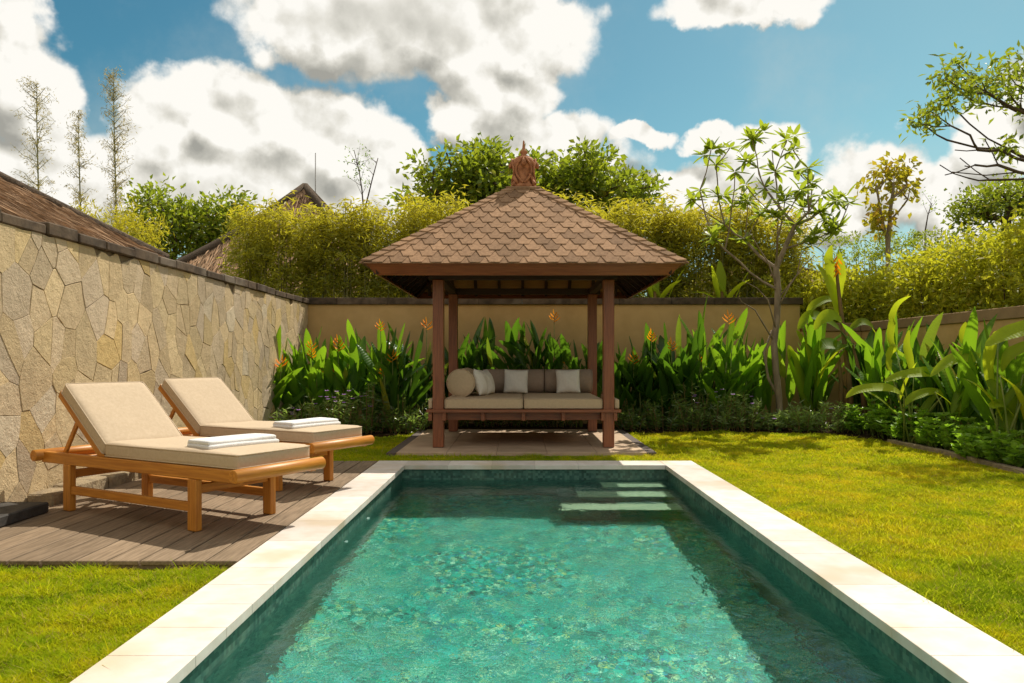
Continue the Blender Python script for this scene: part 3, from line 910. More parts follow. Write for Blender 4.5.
    b.build('shingle_roof', M['shingle'], g)
    # hip caps
    nc = 17
    for k in range(4):
        b = MB()
        rt = Matrix.Rotation(k*math.pi/2, 4, 'Z')
        for i in range(nc):
            t0, t1 = i/nc, (i+1.45)/nc
            if t1 > 1: t1 = 1
            v = random.random(); b.cur = (v, v, v, 1)
            def Q(t, side, lift):
                h = EH+.02-(EH-AH)*t; z = EZ-.015+(AZ-EZ)*t
                return h, z+lift
            (h0, z0), (h1, z1) = Q(t0, 0, .052), Q(t1, 0, .030)
            wv = .115
            def wing(h, z, s, dz):   # along either face
                return Vector((-h+(wv if s > 0 else 0), -h+(wv if s < 0 else 0), z))
            c0, c1 = Vector((-h0, -h0, z0)), Vector((-h1, -h1, z1))
            for s in (1, -1):
                dx = Vector((wv, 0, -.008)) if s > 0 else Vector((0, wv, -.008))
                pts = [c0, c1, c1+dx, c0+dx]
                if s < 0: pts = pts[::-1]
                hi = [rt @ p for p in pts]; lo = [p-Vector((0, 0, .016)) for p in hi]
                b.prism(lo, hi)
        b.build('hip_cap', M['shingle'], g)
    b = MB()
    b.box(-.26, .26, -.26, .26, 3.745, 3.80, .012); b.build('cap_flashing', M['shingle'], g)
    return g
gazebo()

def finial():
    f = empty('roof_finial', (GX+.01, GY, 3.803), 0, 'carved terracotta finial with spike on top of the gazebo roof', 'finial')
    b = MB()
    def fn(th, z):
        s = 1+.07*math.sin(4*th+z*14)+.04*math.sin(8*th-z*30)
        return s if .05 < z < .42 else 1
    prof = [(.22, 0), (.215, .03), (.175, .07), (.16, .11), (.168, .15), (.155, .19), (.168, .24), (.178, .30), (.185, .35), (.175, .40), (.14, .435), (.08, .45)]
    b.lathe(prof, 40, fn=fn)
    b.build('finial_body', M['terracotta'], f); f.scale = (.88, .88, 1.06)
    # carved loops and volutes
    b = MB()
    for k in range(4):
        a0 = k*math.pi/2+math.pi/4*0
        for s in (-1, 1):
            pts = []
            for i in range(18):
                t = i/17; ang = a0+s*(.05+.62*math.sin(t*math.pi)); z = .06+.36*t
                rr = .185+.012*math.sin(t*math.pi)
                pts.append((rr*math.cos(ang), rr*math.sin(ang), z))
            b.tube(pts, .018, 6)
        pts = [( (.17+.03*math.sin(i))*math.cos(a0+.78+.18*math.cos(i*.9)), (.17+.03*math.sin(i))*math.sin(a0+.78+.18*math.cos(i*.9)), .06+.035*i) for i in range(11)]
        b.tube(pts, [.03-.0015*i for i in range(11)], 6)
        c = (.205*math.cos(a0), .205*math.sin(a0)); b.tube([(c[0], c[1], .30), (c[0]*1.02, c[1]*1.02, .33), (c[0]*.8, c[1]*.8, .42)], [.035, .04, .02], 8)
        a1 = a0+.785
        b.tube([(.2*math.cos(a1), .2*math.sin(a1), .02), (.24*math.cos(a1), .24*math.sin(a1), .05), (.19*math.cos(a1), .19*math.sin(a1), .12)], [.03, .035, .015], 8)
    b.build('carving', M['terracotta'], f)
    b = MB(); b.lathe([(.085, .445), (.09, .46), (.05, .475), (.04, .49), (.062, .515), (.058, .535), (.028, .555), (.022, .60), (.014, .67), (.003, .69)], 20)
    b.build('spike', M['terracotta'], f); f.scale = (.96, .96, 1.10)
finial()

# ---------------- daybed built between the posts
def daybed():
    X0, X1, Y0, Y1 = -1.27, 1.385, 10.40, 12.98
    o = empty('daybed_platform', (GX, GY, 0), 0, 'reddish timber daybed platform between the gazebo posts', 'daybed')
    cx, cy = GX, GY
    def bx(b, a): b.box(a[0]-cx, a[1]-cx, a[2]-cy, a[3]-cy, a[4], a[5], .004)
    b = MB(); bx(b, (X0, X1, Y0, 10.445, .485, .525))
    b.build('front_edge', M['merbau_x'], o)
    b = MB()
    n = 24
    for i in range(n):   # slats
        xa = -1.02+(2.16)*i/n; bx(b, (xa+.003, xa+2.16/n-.003, 10.46, Y1, .49, .520))
    b.build('slat', M['merbau_y'], o)
    for q in ((X0, -1.195, 10.46, Y1, .486, .522), (1.305, X1, 10.46, Y1, .486, .522)):
        b = MB(); bx(b, q); b.build('side_edge', M['merbau_y'], o)
    b = MB(); bx(b, (-1.03, 1.14, 10.57, 10.60, .37, .483)); b.build('apron', M['merbau_x'], o)
    for xj in (-1.25+.03, -1.0-.03, -.50, .055, .60, 1.14, 1.31):
        b = MB(); bx(b, (xj-.025, xj+.025, 10.43 if abs(xj-.055) > 1.0 else 10.46, 10.568 if abs(xj-.055) < 1.0 else 10.60, .37, .484)); b.build('joist', M['merbau_y'], o)
    for q in ((-1.24, -1.20, 10.62, 12.8, .38, .483), (1.31, 1.35, 10.62, 12.8, .38, .483)):
        b = MB(); bx(b, q); b.build('side_rail', M['merbau_y'], o)
    return o
daybed()

def softbox(b, x0, x1, y0, y1, z0, z1, r=.03, puff=.012, n=10, wob=.004):
    """cushion: rounded box with slightly crowned faces, dense grid"""
    cx, cy, cz = (x0+x1)/2, (y0+y1)/2, (z0+z1)/2; hx, hy, hz = (x1-x0)/2, (y1-y0)/2, (z1-z0)/2
    tb = bmesh.new(); bmesh.ops.create_cube(tb, size=2.0)
    bmesh.ops.subdivide_edges(tb, edges=tb.edges[:], cuts=n, use_grid_fill=True)
    ph = random.random()*10
    vm = {}
    for v in tb.verts:
        p = v.co.copy()
        # concentrate grid near the edges
        q = [math.copysign(abs(c)**.55, c) if abs(c) > 1e-6 else 0 for c in p]
        P = Vector((q[0]*hx, q[1]*hy, q[2]*hz))
        inner = Vector([max(-h+r, min(h-r, c)) for c, h in zip(P, (hx, hy, hz))])
        d = P-inner
        if d.length > 1e-6: P = inner+d.normalized()*r
        fx, fy = 1-(abs(q[0]))**3, 1-(abs(q[1]))**3
        P.z += math.copysign(1, p.z)*puff*fx*fy*(1 if abs(p.z) > .99 else abs(p.z)) if abs(p.z) > .3 else 0
        P.z += wob*math.sin(P.x*7+ph)*math.sin(P.y*8+ph*2)
        nv = b.bm.verts.new(P+Vector((cx, cy, cz))); nv[b.c] = b.cur; vm[v] = nv
    for f in tb.faces:
        nf = b.bm.faces.new([vm[v] for v in f.verts]); nf.smooth = True
    tb.free()

def seat_mattress(x0, x1, label):
    o = empty('seat_mattress', ((x0+x1)/2, 11.6, .527), 0, label, 'cushion', 'daybed seat mattresses')
    b = MB(); w = (x1-x0)/2
    softbox(b, -w, w, 10.47-11.6, 12.55-11.6, 0, .145, .025, .006)
    b.build('cover', M['sofa'], o)
    s = w-.012
    for z in (.014, .131):
        b = MB(); b.tube([(-s, 10.468-11.6+.006, z), (s, 10.468-11.6+.006, z)], .006, 6); b.build('piping', M['sofa'], o)
# posts occupy x -1.187..-1.039 and 1.149..1.297 at y 10.46..10.61
seat_mattress(-1.035, .050, 'taupe seat mattress on the left half of the daybed')
seat_mattress(.056, 1.145, 'taupe seat mattress on the right half of the daybed')
for x0, x1, lb in ((-1.255, -1.19, 'narrow tan cushion end outside the left gazebo post'), (1.30, 1.375, 'narrow tan cushion end outside the right gazebo post')):
    b = MB(); softbox(b, x0, x1, 10.49, 12.3, .527, .665, .022, .003, 6)
    tag(b.build('edge_cushion', M['sofa']), lb, 'cushion', 'daybed edge cushions')

def bolster(x, y, z, L, r, axis, label):
    o = empty('bolster', (x, y, z), 0, label, 'bolster', 'daybed bolsters')
    prof = [(.02, -L/2-.012), (r*.6, -L/2-.008), (r*.93, -L/2), (r, -L/2+.02)] + [(r*(1+.012*math.sin(i*1.1)), -L/2+.02+(L-.04)*i/8) for i in range(1, 8)] + [(r, L/2-.02), (r*.93, L/2), (r*.6, L/2+.008), (.02, L/2+.012)]
    b = MB(); b.lathe(prof, 36); c = b.build('cover', M['bolster'] if axis == 'x' else M['sofa'], o)
    parts = [c]
    for s in (-1, 1):
        b = MB(); b.tube([(r*1.0*math.cos(a), r*1.0*math.sin(a), s*(L/2-.006)) for a in np.linspace(0, 2*math.pi, 33)], .006, 6, cap=False)
        parts.append(b.build('piping', M['bolster'] if axis == 'x' else M['sofa'], o))
    for q in parts: q.rotation_euler = (0, R(90), 0) if axis == 'x' else (R(90), 0, 0)
    return o
bolster(-.835, 11.50, .675+.198, 1.30, .197, 'y', 'round tan bolster lying front to back on the left of the daybed')
bolster(-.10, 12.33, .675+.188, .98, .187, 'x', 'brown bolster along the back of the daybed behind the left cushions')
bolster(.785, 12.33, .675+.188, .76, .187, 'x', 'brown bolster along the back of the daybed at its right end')

def pillow(name, loc, size, rot, label, th=.09):
    V = []; n = 16
    b = MB(); G_ = {}
    for side in (1, -1):
        for i in range(n+1):
            for j in range(n+1):
                u, v = -1+2*i/n, -1+2*j/n
                edge = (i in (0, n)) or (j in (0, n))
                if side == -1 and edge: G_[(-1, i, j)] = G_[(1, i, j)]; continue
                k = (1-abs(u)**2.4)*(1-abs(v)**2.4)
                pin = 1-.055*(1-abs(v)**2)*(abs(u)) ; pin2 = 1-.055*(1-abs(u)**2)*abs(v)
                z = th*max(k, 0)**.62*side + (.006*math.sin(7*u+3*v)*k)
                w = b.bm.verts.new((u*size/2*pin, z, v*size/2*pin2)); w[b.c] = b.cur; G_[(side, i, j)] = w
        for i in range(n):
            for j in range(n):
                f = [G_[(side, i, j)], G_[(side, i+1, j)], G_[(side, i+1, j+1)], G_[(side, i, j+1)]]
                nf = b.bm.faces.new(f if side < 0 else f[::-1]); nf.smooth = True
    o = b.build(name, M['pillow']); o.location = loc; o.rotation_euler = rot
    return tag(o, label, 'pillow', 'throw pillows on the daybed')
pillow('throw_pillow', (-.57, 11.22, .675+.195), .40, (R(-14), R(4), R(76)), 'white throw pillow leaning against the round bolster, frontmost of two')
pillow('throw_pillow', (-.50, 11.62, .675+.19), .39, (R(-18), R(-4), R(72)), 'white throw pillow half hidden behind the frontmost leaning one')
pillow('throw_pillow', (-.055, 12.06, .675+.19), .385, (R(-14), R(2), R(0)), 'square cream throw pillow near the middle of the daybed')
pillow('throw_pillow', (.765, 12.06, .675+.19), .385, (R(-14), R(-1), R(3)), 'square cream throw pillow at the right end of the daybed')

# ================================================================== LOUNGERS
def lounger():
    """local x = axis (head -x, foot +x), y = across; origin at near right leg foot plane"""
    o = empty('sun_lounger', (0, 0, 0), 0, '', 'sun lounger', 'teak sun loungers on the deck')
    W = .68
    for (x, y) in ((0, 0), (0, W), (-1.49, 0), (-1.49, W)):
        b = MB(); b.box(x-.045, x+.045, y-.028, y+.028, .002, .365 if x == 0 else .37, .006); b.build('leg', M['teak_z'], o)
    for y in (0, W):
        b = MB(); b.box(-1.84, .47, y-.022, y+.022, .366, .455, .006); b.build('side_rail', M['teak_x'], o)
        b = MB(); b.box(-1.445, -.045, y-.018, y+.018, .135, .20, .005); b.build('stretcher', M['teak_x'], o)
    b = MB(); b.box(-.02, .02, .03, W-.03, .26, .325, .005); b.build('cross_rail', M['teak_y'], o)
    b = MB(); b.box(-1.51, -1.47, .03, W-.03, .26, .325, .005); b.build('cross_rail', M['teak_y'], o)
    for x in (.485, -1.85):
        b = MB(); pts = [(x, -.085, .425), (x, -.08, .425), (x, W+.06, .425), (x, W+.065, .425)]
        b.tube(pts, [.040, .046, .046, .040], 20); b.build('end_roller', M['teak_y'], o)
    b = MB()
    x = -1.05
    while x < .40:
        b.box(x, x+.06, .024, W-.024, .43, .448, .003); x += .078
    x = -1.80
    while x < -1.12:
        b.box(x, x+.05, .024, W-.024, .375, .39, .003); x += .15
    b.build('slat', M['teak_y'], o)
    # backrest
    ang = R(40.5)
    back = bpy.data.objects.new('backrest', None)
    link(back, o); back.location = (-1.06, 0, .462); back.rotation_euler = (0, ang, 0)   # local -x goes up
    for y in (.035, W-.035):
        b = MB(); b.box(-.76, 0, y-.02, y+.02, -.065, .0, .004); b.build('back_frame', M['teak_x'], back)
    b = MB(); x = -.74
    while x < -.05:
        b.box(x, x+.05, .056, W-.056, -.024, -.006, .003); x += .083
    b.build('back_slat', M['teak_y'], back)
    for y in (.06, W-.06):
        b = MB(); b.bar((-1.06-.50*math.cos(ang), y, .462+.50*math.sin(ang)-.03), (-1.06-.62, y, .40), .022, .04, .004, up=(1, 0, .2))
        b.build('back_prop', M['teak_z'], o)
    b = MB(); softbox(b, -.735, -.005, -.005, W+.005, .002, .105, .03, .006, 12, .003)
    bc = b.build('back_cushion', M['fabric'], back)
    b = MB(); softbox(b, -1.045, .435, -.005, W+.005, .452, .565, .032, .010, 18, .006)
    sc = b.build('seat_cushion', M['fabric'], o)
    def pipe(x0, x1, y0, y1, z, parent):
        b = MB(); r = .025; pts = []
        for (cx, cy, a0) in ((x1-r, y1-r, 0), (x0+r, y1-r, 90), (x0+r, y0+r, 180), (x1-r, y0+r, 270)):
            for a in (0, 30, 60, 90): pts.append((cx+r*math.cos(R(a0+a)), cy+r*math.sin(R(a0+a)), z))
        pts.append(pts[0]); b.tube(pts, .0055, 6); b.build('piping', M['fabric'], parent)
    pipe(-.732, -.008, -.002, W+.002, .094, back); pipe(-.732, -.008, -.002, W+.002, .014, back)
    pipe(-1.042, .432, -.002, W+.002, .553, o); pipe(-1.042, .432, -.002, W+.002, .465, o)
    return o
ANG = math.atan2(-.485, .875)
l1 = lounger(); l1.location = (-2.28, 5.37, 0); l1.rotation_euler = (0, 0, ANG)
l1['label'] = 'teak sun lounger with tan cushion nearest the camera'
l2 = copy_tree(l1); l2.location = (-2.22, 7.01, 0); l2.rotation_euler = (0, 0, ANG+R(1))
l2['label'] = 'teak sun lounger farther back, closer to the orange flowered plants'

def towel(base, ang, label):
    o = empty('towel', base, ang, label, 'towel', 'folded white towels')
    b = MB()
    z = .0
    for i, (w, L, t) in enumerate(((.28, .60, .026), (.265, .585, .028))):
        j = random.uniform(-.008, .008)
        softbox(b, -w/2+j, w/2+j, -L/2, L/2+j, z, z+t+.006, .0155, .010, 20, .0045); z += t
    pts = [(-.122, -.288+.576*i/12, .029+.003*math.sin(i*1.3)) for i in range(13)]
    b.tube(pts, [.020]+[.029+.002*math.sin(i*2.1) for i in range(11)]+[.020], 14)
    b.build('folded_cloth', M['towel'], o)
    return o
def lpt(l, x, y, z):
    a = l.rotation_euler[2]; return (l.location[0]+x*math.cos(a)-y*math.sin(a), l.location[1]+x*math.sin(a)+y*math.cos(a), z)
towel(lpt(l1, -.02, .36, .566), ANG+R(-6), 'folded white towel on the nearer lounger')
towel(lpt(l2, .02, .36, .566), ANG+R(-3), 'folded white towel on the farther lounger')

# ================================================================== PLANTS
def flower(b, p, s=1.0, hang=False):
    """heliconia bract spray: zig-zag pointed bracts"""
    p = Vector(p); n = random.randint(4, 6); az = random.uniform(-.5, .5)+ (0 if random.random() < .5 else math.pi)
    for i in range(n):
        side = 1 if i % 2 else -1
        a = az + (0 if side > 0 else math.pi)
        el = R(30+22*i/n)
        L = (.15-.014*i)*s
        b.leaf((p.x, p.y, p.z+.028*s*i), a, el, L, .038*s, droop=-.3, nseg=4, fold=.9, val=random.random())
    b.leaf((p.x, p.y, p.z+.028*s*n), az, R(80), .10*s, .03*s, droop=0, nseg=3, fold=.8, val=.9)

def heliconia(x, y, h, nsh, label, spread=.28, blossoms=(), leafL=(.5, .85), W=(.12, .18), group='heliconia clumps along the walls', erect=.62, val=None, mat='leaf_heli'):
    o = empty('heliconia', (x, y, -.02), 0, label, 'plant', group)
    B = Blades(); S = MB(); FB = Blades(); nf = 0
    dark = val is not None and val <= .36
    h *= 1.05
    if dark: nsh = int(nsh*1.0)
    else: nsh = int(nsh*1.05)
    for i in range(nsh):
        a = random.uniform(0, 6.28); r = spread*math.sqrt(random.random())
        bx_, by_ = r*math.cos(a), r*math.sin(a)*.6
        lean = random.uniform(.02, .16); la = a+random.uniform(-.5, .5)
        H = h*random.uniform(.58, 1.12)
        hs = H*random.uniform(.36, .58)
        top = (bx_+lean*math.cos(la)*hs, by_+lean*math.sin(la)*hs*.5, hs)
        S.tube([(bx_, by_, 0), ((bx_+top[0])/2, (by_+top[1])/2, hs*.55), top], [.016, .013, .009], 6)
        nl = random.randint(3, 5)
        az0 = random.uniform(0, 3.14)
        for k in range(nl):
            f = .25+.75*k/(nl-1)
            bp = (bx_+(top[0]-bx_)*f, by_+(top[1]-by_)*f, hs*f)
            az = az0+(0 if k % 2 else math.pi)+random.uniform(-.5, .5)
            el = R(random.uniform(68, 88)) if random.random() < erect else R(random.uniform(40, 66))
            L = random.uniform(*leafL)*min(1.1, h/1.5+.2)
            L = min(L, (H-bp[2])*1.1+.10)
            B.leaf(bp, az, el, L, random.uniform(*W), droop=random.uniform(.05, .6), roll=random.uniform(-.8, .8), petiole=random.uniform(.04, .16),
                   val=(random.random()**2 if val is None else min(1, max(0, val+random.uniform(-.3, .3)))), yel=1.0 if random.random() < .04 else random.random()*.4, twist=random.uniform(-.5, .5), fold=.3)
    for (dx, dz) in blossoms:
        px_, py_ = dx, random.uniform(-.25, -.1)
        S.tube([(px_*.6, py_*.3, .2), (px_*.9, py_*.8, dz*.6), (px_, py_, dz)], [.010, .008, .006], 5)
        FB = Blades(); flower(FB, (px_, py_, dz-.10), random.uniform(.85, 1.15)); FB.build('flower', M['flower_orange'], o)
    if val is not None and val <= .36: mat = 'leaf_heli_shaded'
    B.build('leaf', M[mat], o); S.build('stem', M['stemgreen'], o)
    return o

def bl(px, py, Y, x):   # blossom offset from a pixel
    p = at(px, py, Y); return (p.x-x, p.z+.02)
# left bed, in front of the stone wall and rear wall corner
def Xp(px, Y): return (px-HX)/F_PX*Y
def hel(px, Y, py_top, nsh, label, bls=(), **kw):
    x = Xp(px, Y); h = CH+(HY-py_top)/F_PX*Y
    return heliconia(x, Y, h+.02, nsh, label, blossoms=[bl(a, c, Y-.15, x) for a, c in bls], **kw)
hel(266, 12.9, 338, 11, 'heliconia clump with two orange sprays beside the stone wall', [(267, 358), (281, 362)])
hel(292, 13.3, 340, 11, 'heliconia clump with broad leaves second from the stone wall')
hel(318, 13.2, 336, 12, 'heliconia clump with small orange sprays between the stone wall and the tall clump', [(313, 352), (321, 366), (312, 344)])
hel(348, 13.3, 318, 12, 'tallest heliconia clump left of the gazebo, with bright upright leaves', [(337, 374), (339, 345)])
hel(374, 13.6, 316, 13, 'upright heliconia clump just right of the tallest one')
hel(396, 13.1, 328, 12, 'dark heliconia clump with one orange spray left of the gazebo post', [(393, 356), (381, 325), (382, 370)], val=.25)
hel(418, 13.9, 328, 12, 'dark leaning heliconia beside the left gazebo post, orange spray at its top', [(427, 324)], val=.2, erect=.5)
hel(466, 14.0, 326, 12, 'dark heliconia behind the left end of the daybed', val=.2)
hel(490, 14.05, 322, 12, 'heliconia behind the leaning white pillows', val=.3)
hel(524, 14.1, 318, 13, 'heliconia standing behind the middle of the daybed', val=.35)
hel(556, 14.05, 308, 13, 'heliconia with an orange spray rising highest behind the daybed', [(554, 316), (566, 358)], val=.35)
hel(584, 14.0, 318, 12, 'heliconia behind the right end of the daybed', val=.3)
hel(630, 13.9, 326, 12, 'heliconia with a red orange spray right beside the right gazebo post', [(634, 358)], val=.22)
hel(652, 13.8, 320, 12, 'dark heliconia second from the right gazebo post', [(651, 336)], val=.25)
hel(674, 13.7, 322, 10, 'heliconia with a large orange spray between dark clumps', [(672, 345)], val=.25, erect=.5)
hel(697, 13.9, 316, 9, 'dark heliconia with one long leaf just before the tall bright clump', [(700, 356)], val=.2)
hel(717, 13.7, 304, 12, 'tall bright upright heliconia clump with orange spray right of the gazebo', [(729, 318)], val=.75)
hel(741, 13.75, 318, 11, 'bright heliconia clump with a small orange bud', [(739, 328)], val=.7)
hel(754, 14.1, 306, 10, 'bright upright heliconia just left of the frangipani trunk', val=.7)
hel(806, 14.0, 296, 10, 'bright heliconia just right of the frangipani trunk', val=.75, leafL=(.6, .95))
hel(858, 13.8, 330, 9, 'low dark heliconia in the corner where the walls meet', val=.2, erect=.5)
hel(890, 12.6, 300, 11, 'tall bright heliconia with curled top leaf by the right wall', val=.7, W=(.12, .18))
hel(912, 12.1, 306, 10, 'tall heliconia second along the right wall', val=.55, W=(.12, .17))
hel(932, 11.5, 302, 11, 'dark green upright heliconia along the right wall', val=.35, W=(.12, .17))
hel(975, 10.4, 318, 10, 'broad leaved heliconia near the right edge of the picture', val=.45, W=(.14, .2), leafL=(.7, 1.0))
hel(1012, 9.6, 335, 9, 'broad leaved heliconia at the very right edge of the picture', val=.4, W=(.14, .2), leafL=(.7, 1.0))

def broad_plant(name, loc, stems, leaves, label, mat='leaf_banana', group=None, flowers=()):
    """stems: [(pts, r)] ; leaves: [(base, az, el, L, W, droop, val, roll)] local"""
    o = empty(name, loc, 0, label, 'plant', group)
    S = MB()
    for pts, r in stems:
        n = len(pts); S.tube(pts, [r*(1-.55*i/(n-1)) for i in range(n)], 8)
    S.build('stem', M['stembrown' if name == 'banana_plant' else 'stemgreen'], o)
    B = Blades()
    for (bp, az, el, L, W, dr, val, roll) in leaves:
        B.leaf(bp, R(az), R(el), L, W, droop=dr, roll=roll, nseg=12, val=val, fold=.18, twist=random.uniform(-.3, .3), shape=.45, yel=random.random()*.5, torn=.08)
    B.build('leaf', M[mat], o)
    if flowers:
        FB = Blades()
        for f in flowers: flower(FB, f, 2.0)
        FB.build('flower', M['flower_orange'], o)
    return o
# big banana-like plant in the corner
def corner_banana():
    Y = 13.6; B0 = at(852, 405, Y); B0.z = -.02
    o = empty('banana_plant', B0, 0, 'tall banana like plant with an orange bloom in the corner of the walls', 'plant')
    S = MB(); B = Blades()
    for pts in ([(852, 425), (849, 380), (843, 330), (838, 285), (836, 265)], [(866, 425), (862, 385), (853, 345)], [(842, 425), (841, 380), (838, 350)]):
        q = [at(a, c, Y)-B0 for a, c in pts]; n = len(q); S.tube(q, [.055*(1-.6*i/(n-1)) for i in range(n)], 8)
    for pts, W, sd, v, dy in (([(838, 318), (834, 300), (826, 280), (816, 264)], .34, (.75, .5, -.3), .9, 0), ([(838, 308), (833, 285), (829, 262), (832, 245)], .24, (.9, .3, .1), .8, .1),
            ([(840, 300), (842, 280), (840, 262), (838, 250)], .16, (.9, .3, 0), .9, .1), ([(842, 322), (832, 316), (822, 320), (815, 330)], .26, (0, .6, .8), .95, -.2),
            ([(840, 330), (822, 318), (808, 318), (798, 330)], .28, (0, .7, .7), .1, .2), ([(848, 345), (838, 352), (826, 368), (817, 388)], .34, (.6, .6, .5), .0, -.2), ([(846, 350), (830, 345), (818, 352), (810, 372)], .32, (.3, .7, .6), .1, .1),
            ([(820, 410), (816, 380), (806, 350), (796, 330)], .30, (.8, .5, -.3), .15, .2), ([(836, 300), (824, 300), (812, 308), (806, 325)], .2, (0, .7, .7), .6, .3), ([(850, 330), (862, 322), (872, 328), (880, 345)], .2, (0, .7, .7), .2, .2),
            ([(812, 415), (800, 385), (792, 360), (788, 345)], .3, (.8, .5, .3), .1, .1)):
        B.path([at(a, c, Y+dy)-B0 for a, c in pts], W, sd, v)
    B.build('leaf', M['leaf_banana'], o); S.build('stem', M['stembrown'], o)
    FB = Blades(); p = at(838, 263, Y-.12)-B0
    for i in range(7):
        FB.leaf((p.x+random.uniform(-.02, .02), p.y, p.z-.045*i+.12), (0 if i % 2 else math.pi), R(-50), .13, .09, droop=.5, nseg=4, fold=.4)
    FB.build('flower', M['flower_orange'], o)
corner_banana()
# arching plants on the right: each leaf has a long petiole and an arching midrib
def arch(px, Y, label, leaves, extra=3):
    x = Xp(px, Y); o = empty('arching_plant', (x, Y, -.02), 0, label, 'plant', 'arching broad leaved plants by the right wall'); B0 = Vector((x, Y, -.02))
    S = MB(); B = Blades()
    for (pts, W, side, val, dy) in leaves:
        q = [at(a, c, Y+dy+.04*i)-B0 for i, (a, c) in enumerate(pts)]
        r0 = Vector((random.uniform(-.1, .1), random.uniform(-.08, .08), 0)); m = r0.lerp(q[0], .6)+Vector((0, 0, .10))
        S.tube([r0, r0.lerp(m, .55)+Vector((0, 0, .03)), m, q[0]], [.016, .013, .010, .007], 6)
        B.path(q, W, side, val)
    for i in range(extra):
        B.leaf((random.uniform(-.15, .15), random.uniform(0, .2), .3+random.random()*.4), random.uniform(0, 6.28), R(random.uniform(50, 82)), random.uniform(.6, .85), random.uniform(.13, .18), droop=random.uniform(.4, 1.3), val=random.uniform(0, .4), nseg=11)
    B.build('leaf', M['leaf_banana'], o); S.build('stem', M['stemgreen'], o)
F1, F2, F3 = (0, .75, .66), (0, .9, .45), (.1, .5, .85)
arch(912, 11.0, 'arching plant with yellow green leaves spreading over the lawn edge', [
    ([(904, 396), (890, 389), (872, 388), (856, 391), (846, 398)], .17, F1, .95, -.3), ([(945, 394), (930, 392), (914, 397), (903, 407)], .16, F1, .8, -.3),
    ([(957, 384), (940, 374), (920, 373), (900, 376), (884, 382)], .20, F1, 1., -.2), ([(896, 352), (890, 340), (891, 322), (898, 305), (911, 296)], .16, (.8, .4, .2), .9, .2),
    ([(914, 378), (909, 360), (906, 345), (909, 330)], .15, (.9, .3, .1), .95, .1), ([(890, 372), (888, 360), (893, 348), (894, 344)], .14, (.8, .4, .2), .9, .0)])
arch(962, 10.3, 'arching plant with the longest horizontal yellow green leaf', [
    ([(998, 369), (985, 362), (968, 358), (948, 362), (930, 377)], .23, F1, 1., -.2), ([(985, 404), (972, 401), (960, 408), (958, 424)], .17, F1, .5, -.1),
    ([(935, 392), (948, 402), (955, 418), (957, 432)], .15, F2, .4, .1), ([(972, 370), (966, 350), (962, 335), (966, 322)], .17, (.9, .3, .1), .6, .3), ([(955, 400), (958, 385), (962, 370), (960, 350)], .2, (.9, .3, .1), .2, .4)])
arch(1005, 9.0, 'arching plant with long leaves reaching in from the right edge', [
    ([(1060, 322), (1040, 324), (1018, 331), (1000, 338), (985, 346)], .24, F1, .95, -.1), ([(1000, 376), (1012, 386), (1020, 402), (1024, 420)], .2, F2, .35, -.1),
    ([(1030, 342), (1018, 350), (1008, 358), (1002, 372)], .18, F1, .6, .1), ([(998, 330), (992, 350), (990, 372), (996, 395)], .2, (.9, .3, .1), .15, .3), ([(990, 408), (1000, 404), (1010, 412), (1014, 425)], .15, F1, .6, 0)], 5)
# leaves standing behind the rear wall
for px, top, lb in ((655, 268, 'banana leaves poking over the rear wall right beside the gazebo roof'), (722, 268, 'upright banana leaves above the rear wall left of the frangipani')):
    Y = 15.35; x = Xp(px, Y); z = CH+(HY-top)/F_PX*Y+.35
    broad_plant('banana_plant', (x, Y, -.07), [([(0, 0, 0), (0, 0, 1.2), (0, 0, z-.75)], .07), ([(.2, 0, 0), (.22, 0, 1.2), (.25, 0, z-.9)], .06)],
        [((0, 0, z-.9), 95+random.uniform(-20, 20), 80, .85, .2, .25, .9, .2), ((.25, 0, z-.95), 20, 70, .8, .2, .5, .9, .5), ((.2, 0, z-1.), 170, 65, .8, .2, .6, .9, .4), ((0, 0, z-1.), 185, 45, .7, .22, 1.2, .8, .2),
         ((-.05, 0, z-.95), 230, 72, .8, .18, .4, .8, .4), ((.05, 0, z-1), 330, 62, .7, .2, .9, .7, .2)], lb, group='banana plants behind the rear wall')

# shrubs with narrow leaves and purple flowers
def ruellia(px, Y, top, wid, label, nfl=0, pale=0.5, n=720, group='low purple flowered shrubs edging the beds'):
    x = Xp(px, Y); h = (CH+(HY-top)/F_PX*Y)*random.uniform(.78, 1.18); w = wid/F_PX*Y/2*random.uniform(.85, 1.05)
    o = empty('flowering_shrub', (x, Y, -.02), 0, label, 'shrub', group)
    S = MB(); L = Leaves()
    ns = 26
    for i in range(ns):
        a = random.uniform(0, 6.28); r = math.sqrt(random.random())
        b0 = Vector((r*math.cos(a)*w*.6, r*math.sin(a)*.22, 0)); tp = Vector((r*math.cos(a)*w*1.05, r*math.sin(a)*.36, h*random.uniform(.35, 1.22)*(1-.25*r)))
        md = (b0+tp)/2+Vector((0, 0, .04)); S.tube([b0, md, tp], [.006, .005, .003], 4, cap=False)
        k = n//ns; f = rng.random(k)**.7
        P = np.array(b0)+(np.array(tp)-np.array(b0))*f[:, None]+rng.normal(size=(k, 3))*.012
        D = rng.normal(size=(k, 3))*np.array([1, 1, .45])+np.array([0, 0, .35])
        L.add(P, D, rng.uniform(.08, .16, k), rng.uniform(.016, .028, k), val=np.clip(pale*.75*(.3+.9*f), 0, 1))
    L.build('leaf', M['leaf_shrub'], o); S.build('stem', M['stembrown'], o)
    if nfl:
        FB = Blades()
        for i in range(nfl):
            a = random.uniform(3.4, 6.0); c = Vector((math.cos(a)*w*random.random(), -.18-random.random()*.18, h*random.uniform(.6, 1.0)))
            for k in range(5):
                FB.leaf(c, k*1.256, R(20), .035, .034, droop=.4, nseg=3, val=random.random(), shape=.6)
        FB.build('flower', M['flower_purple'], o)
    return o
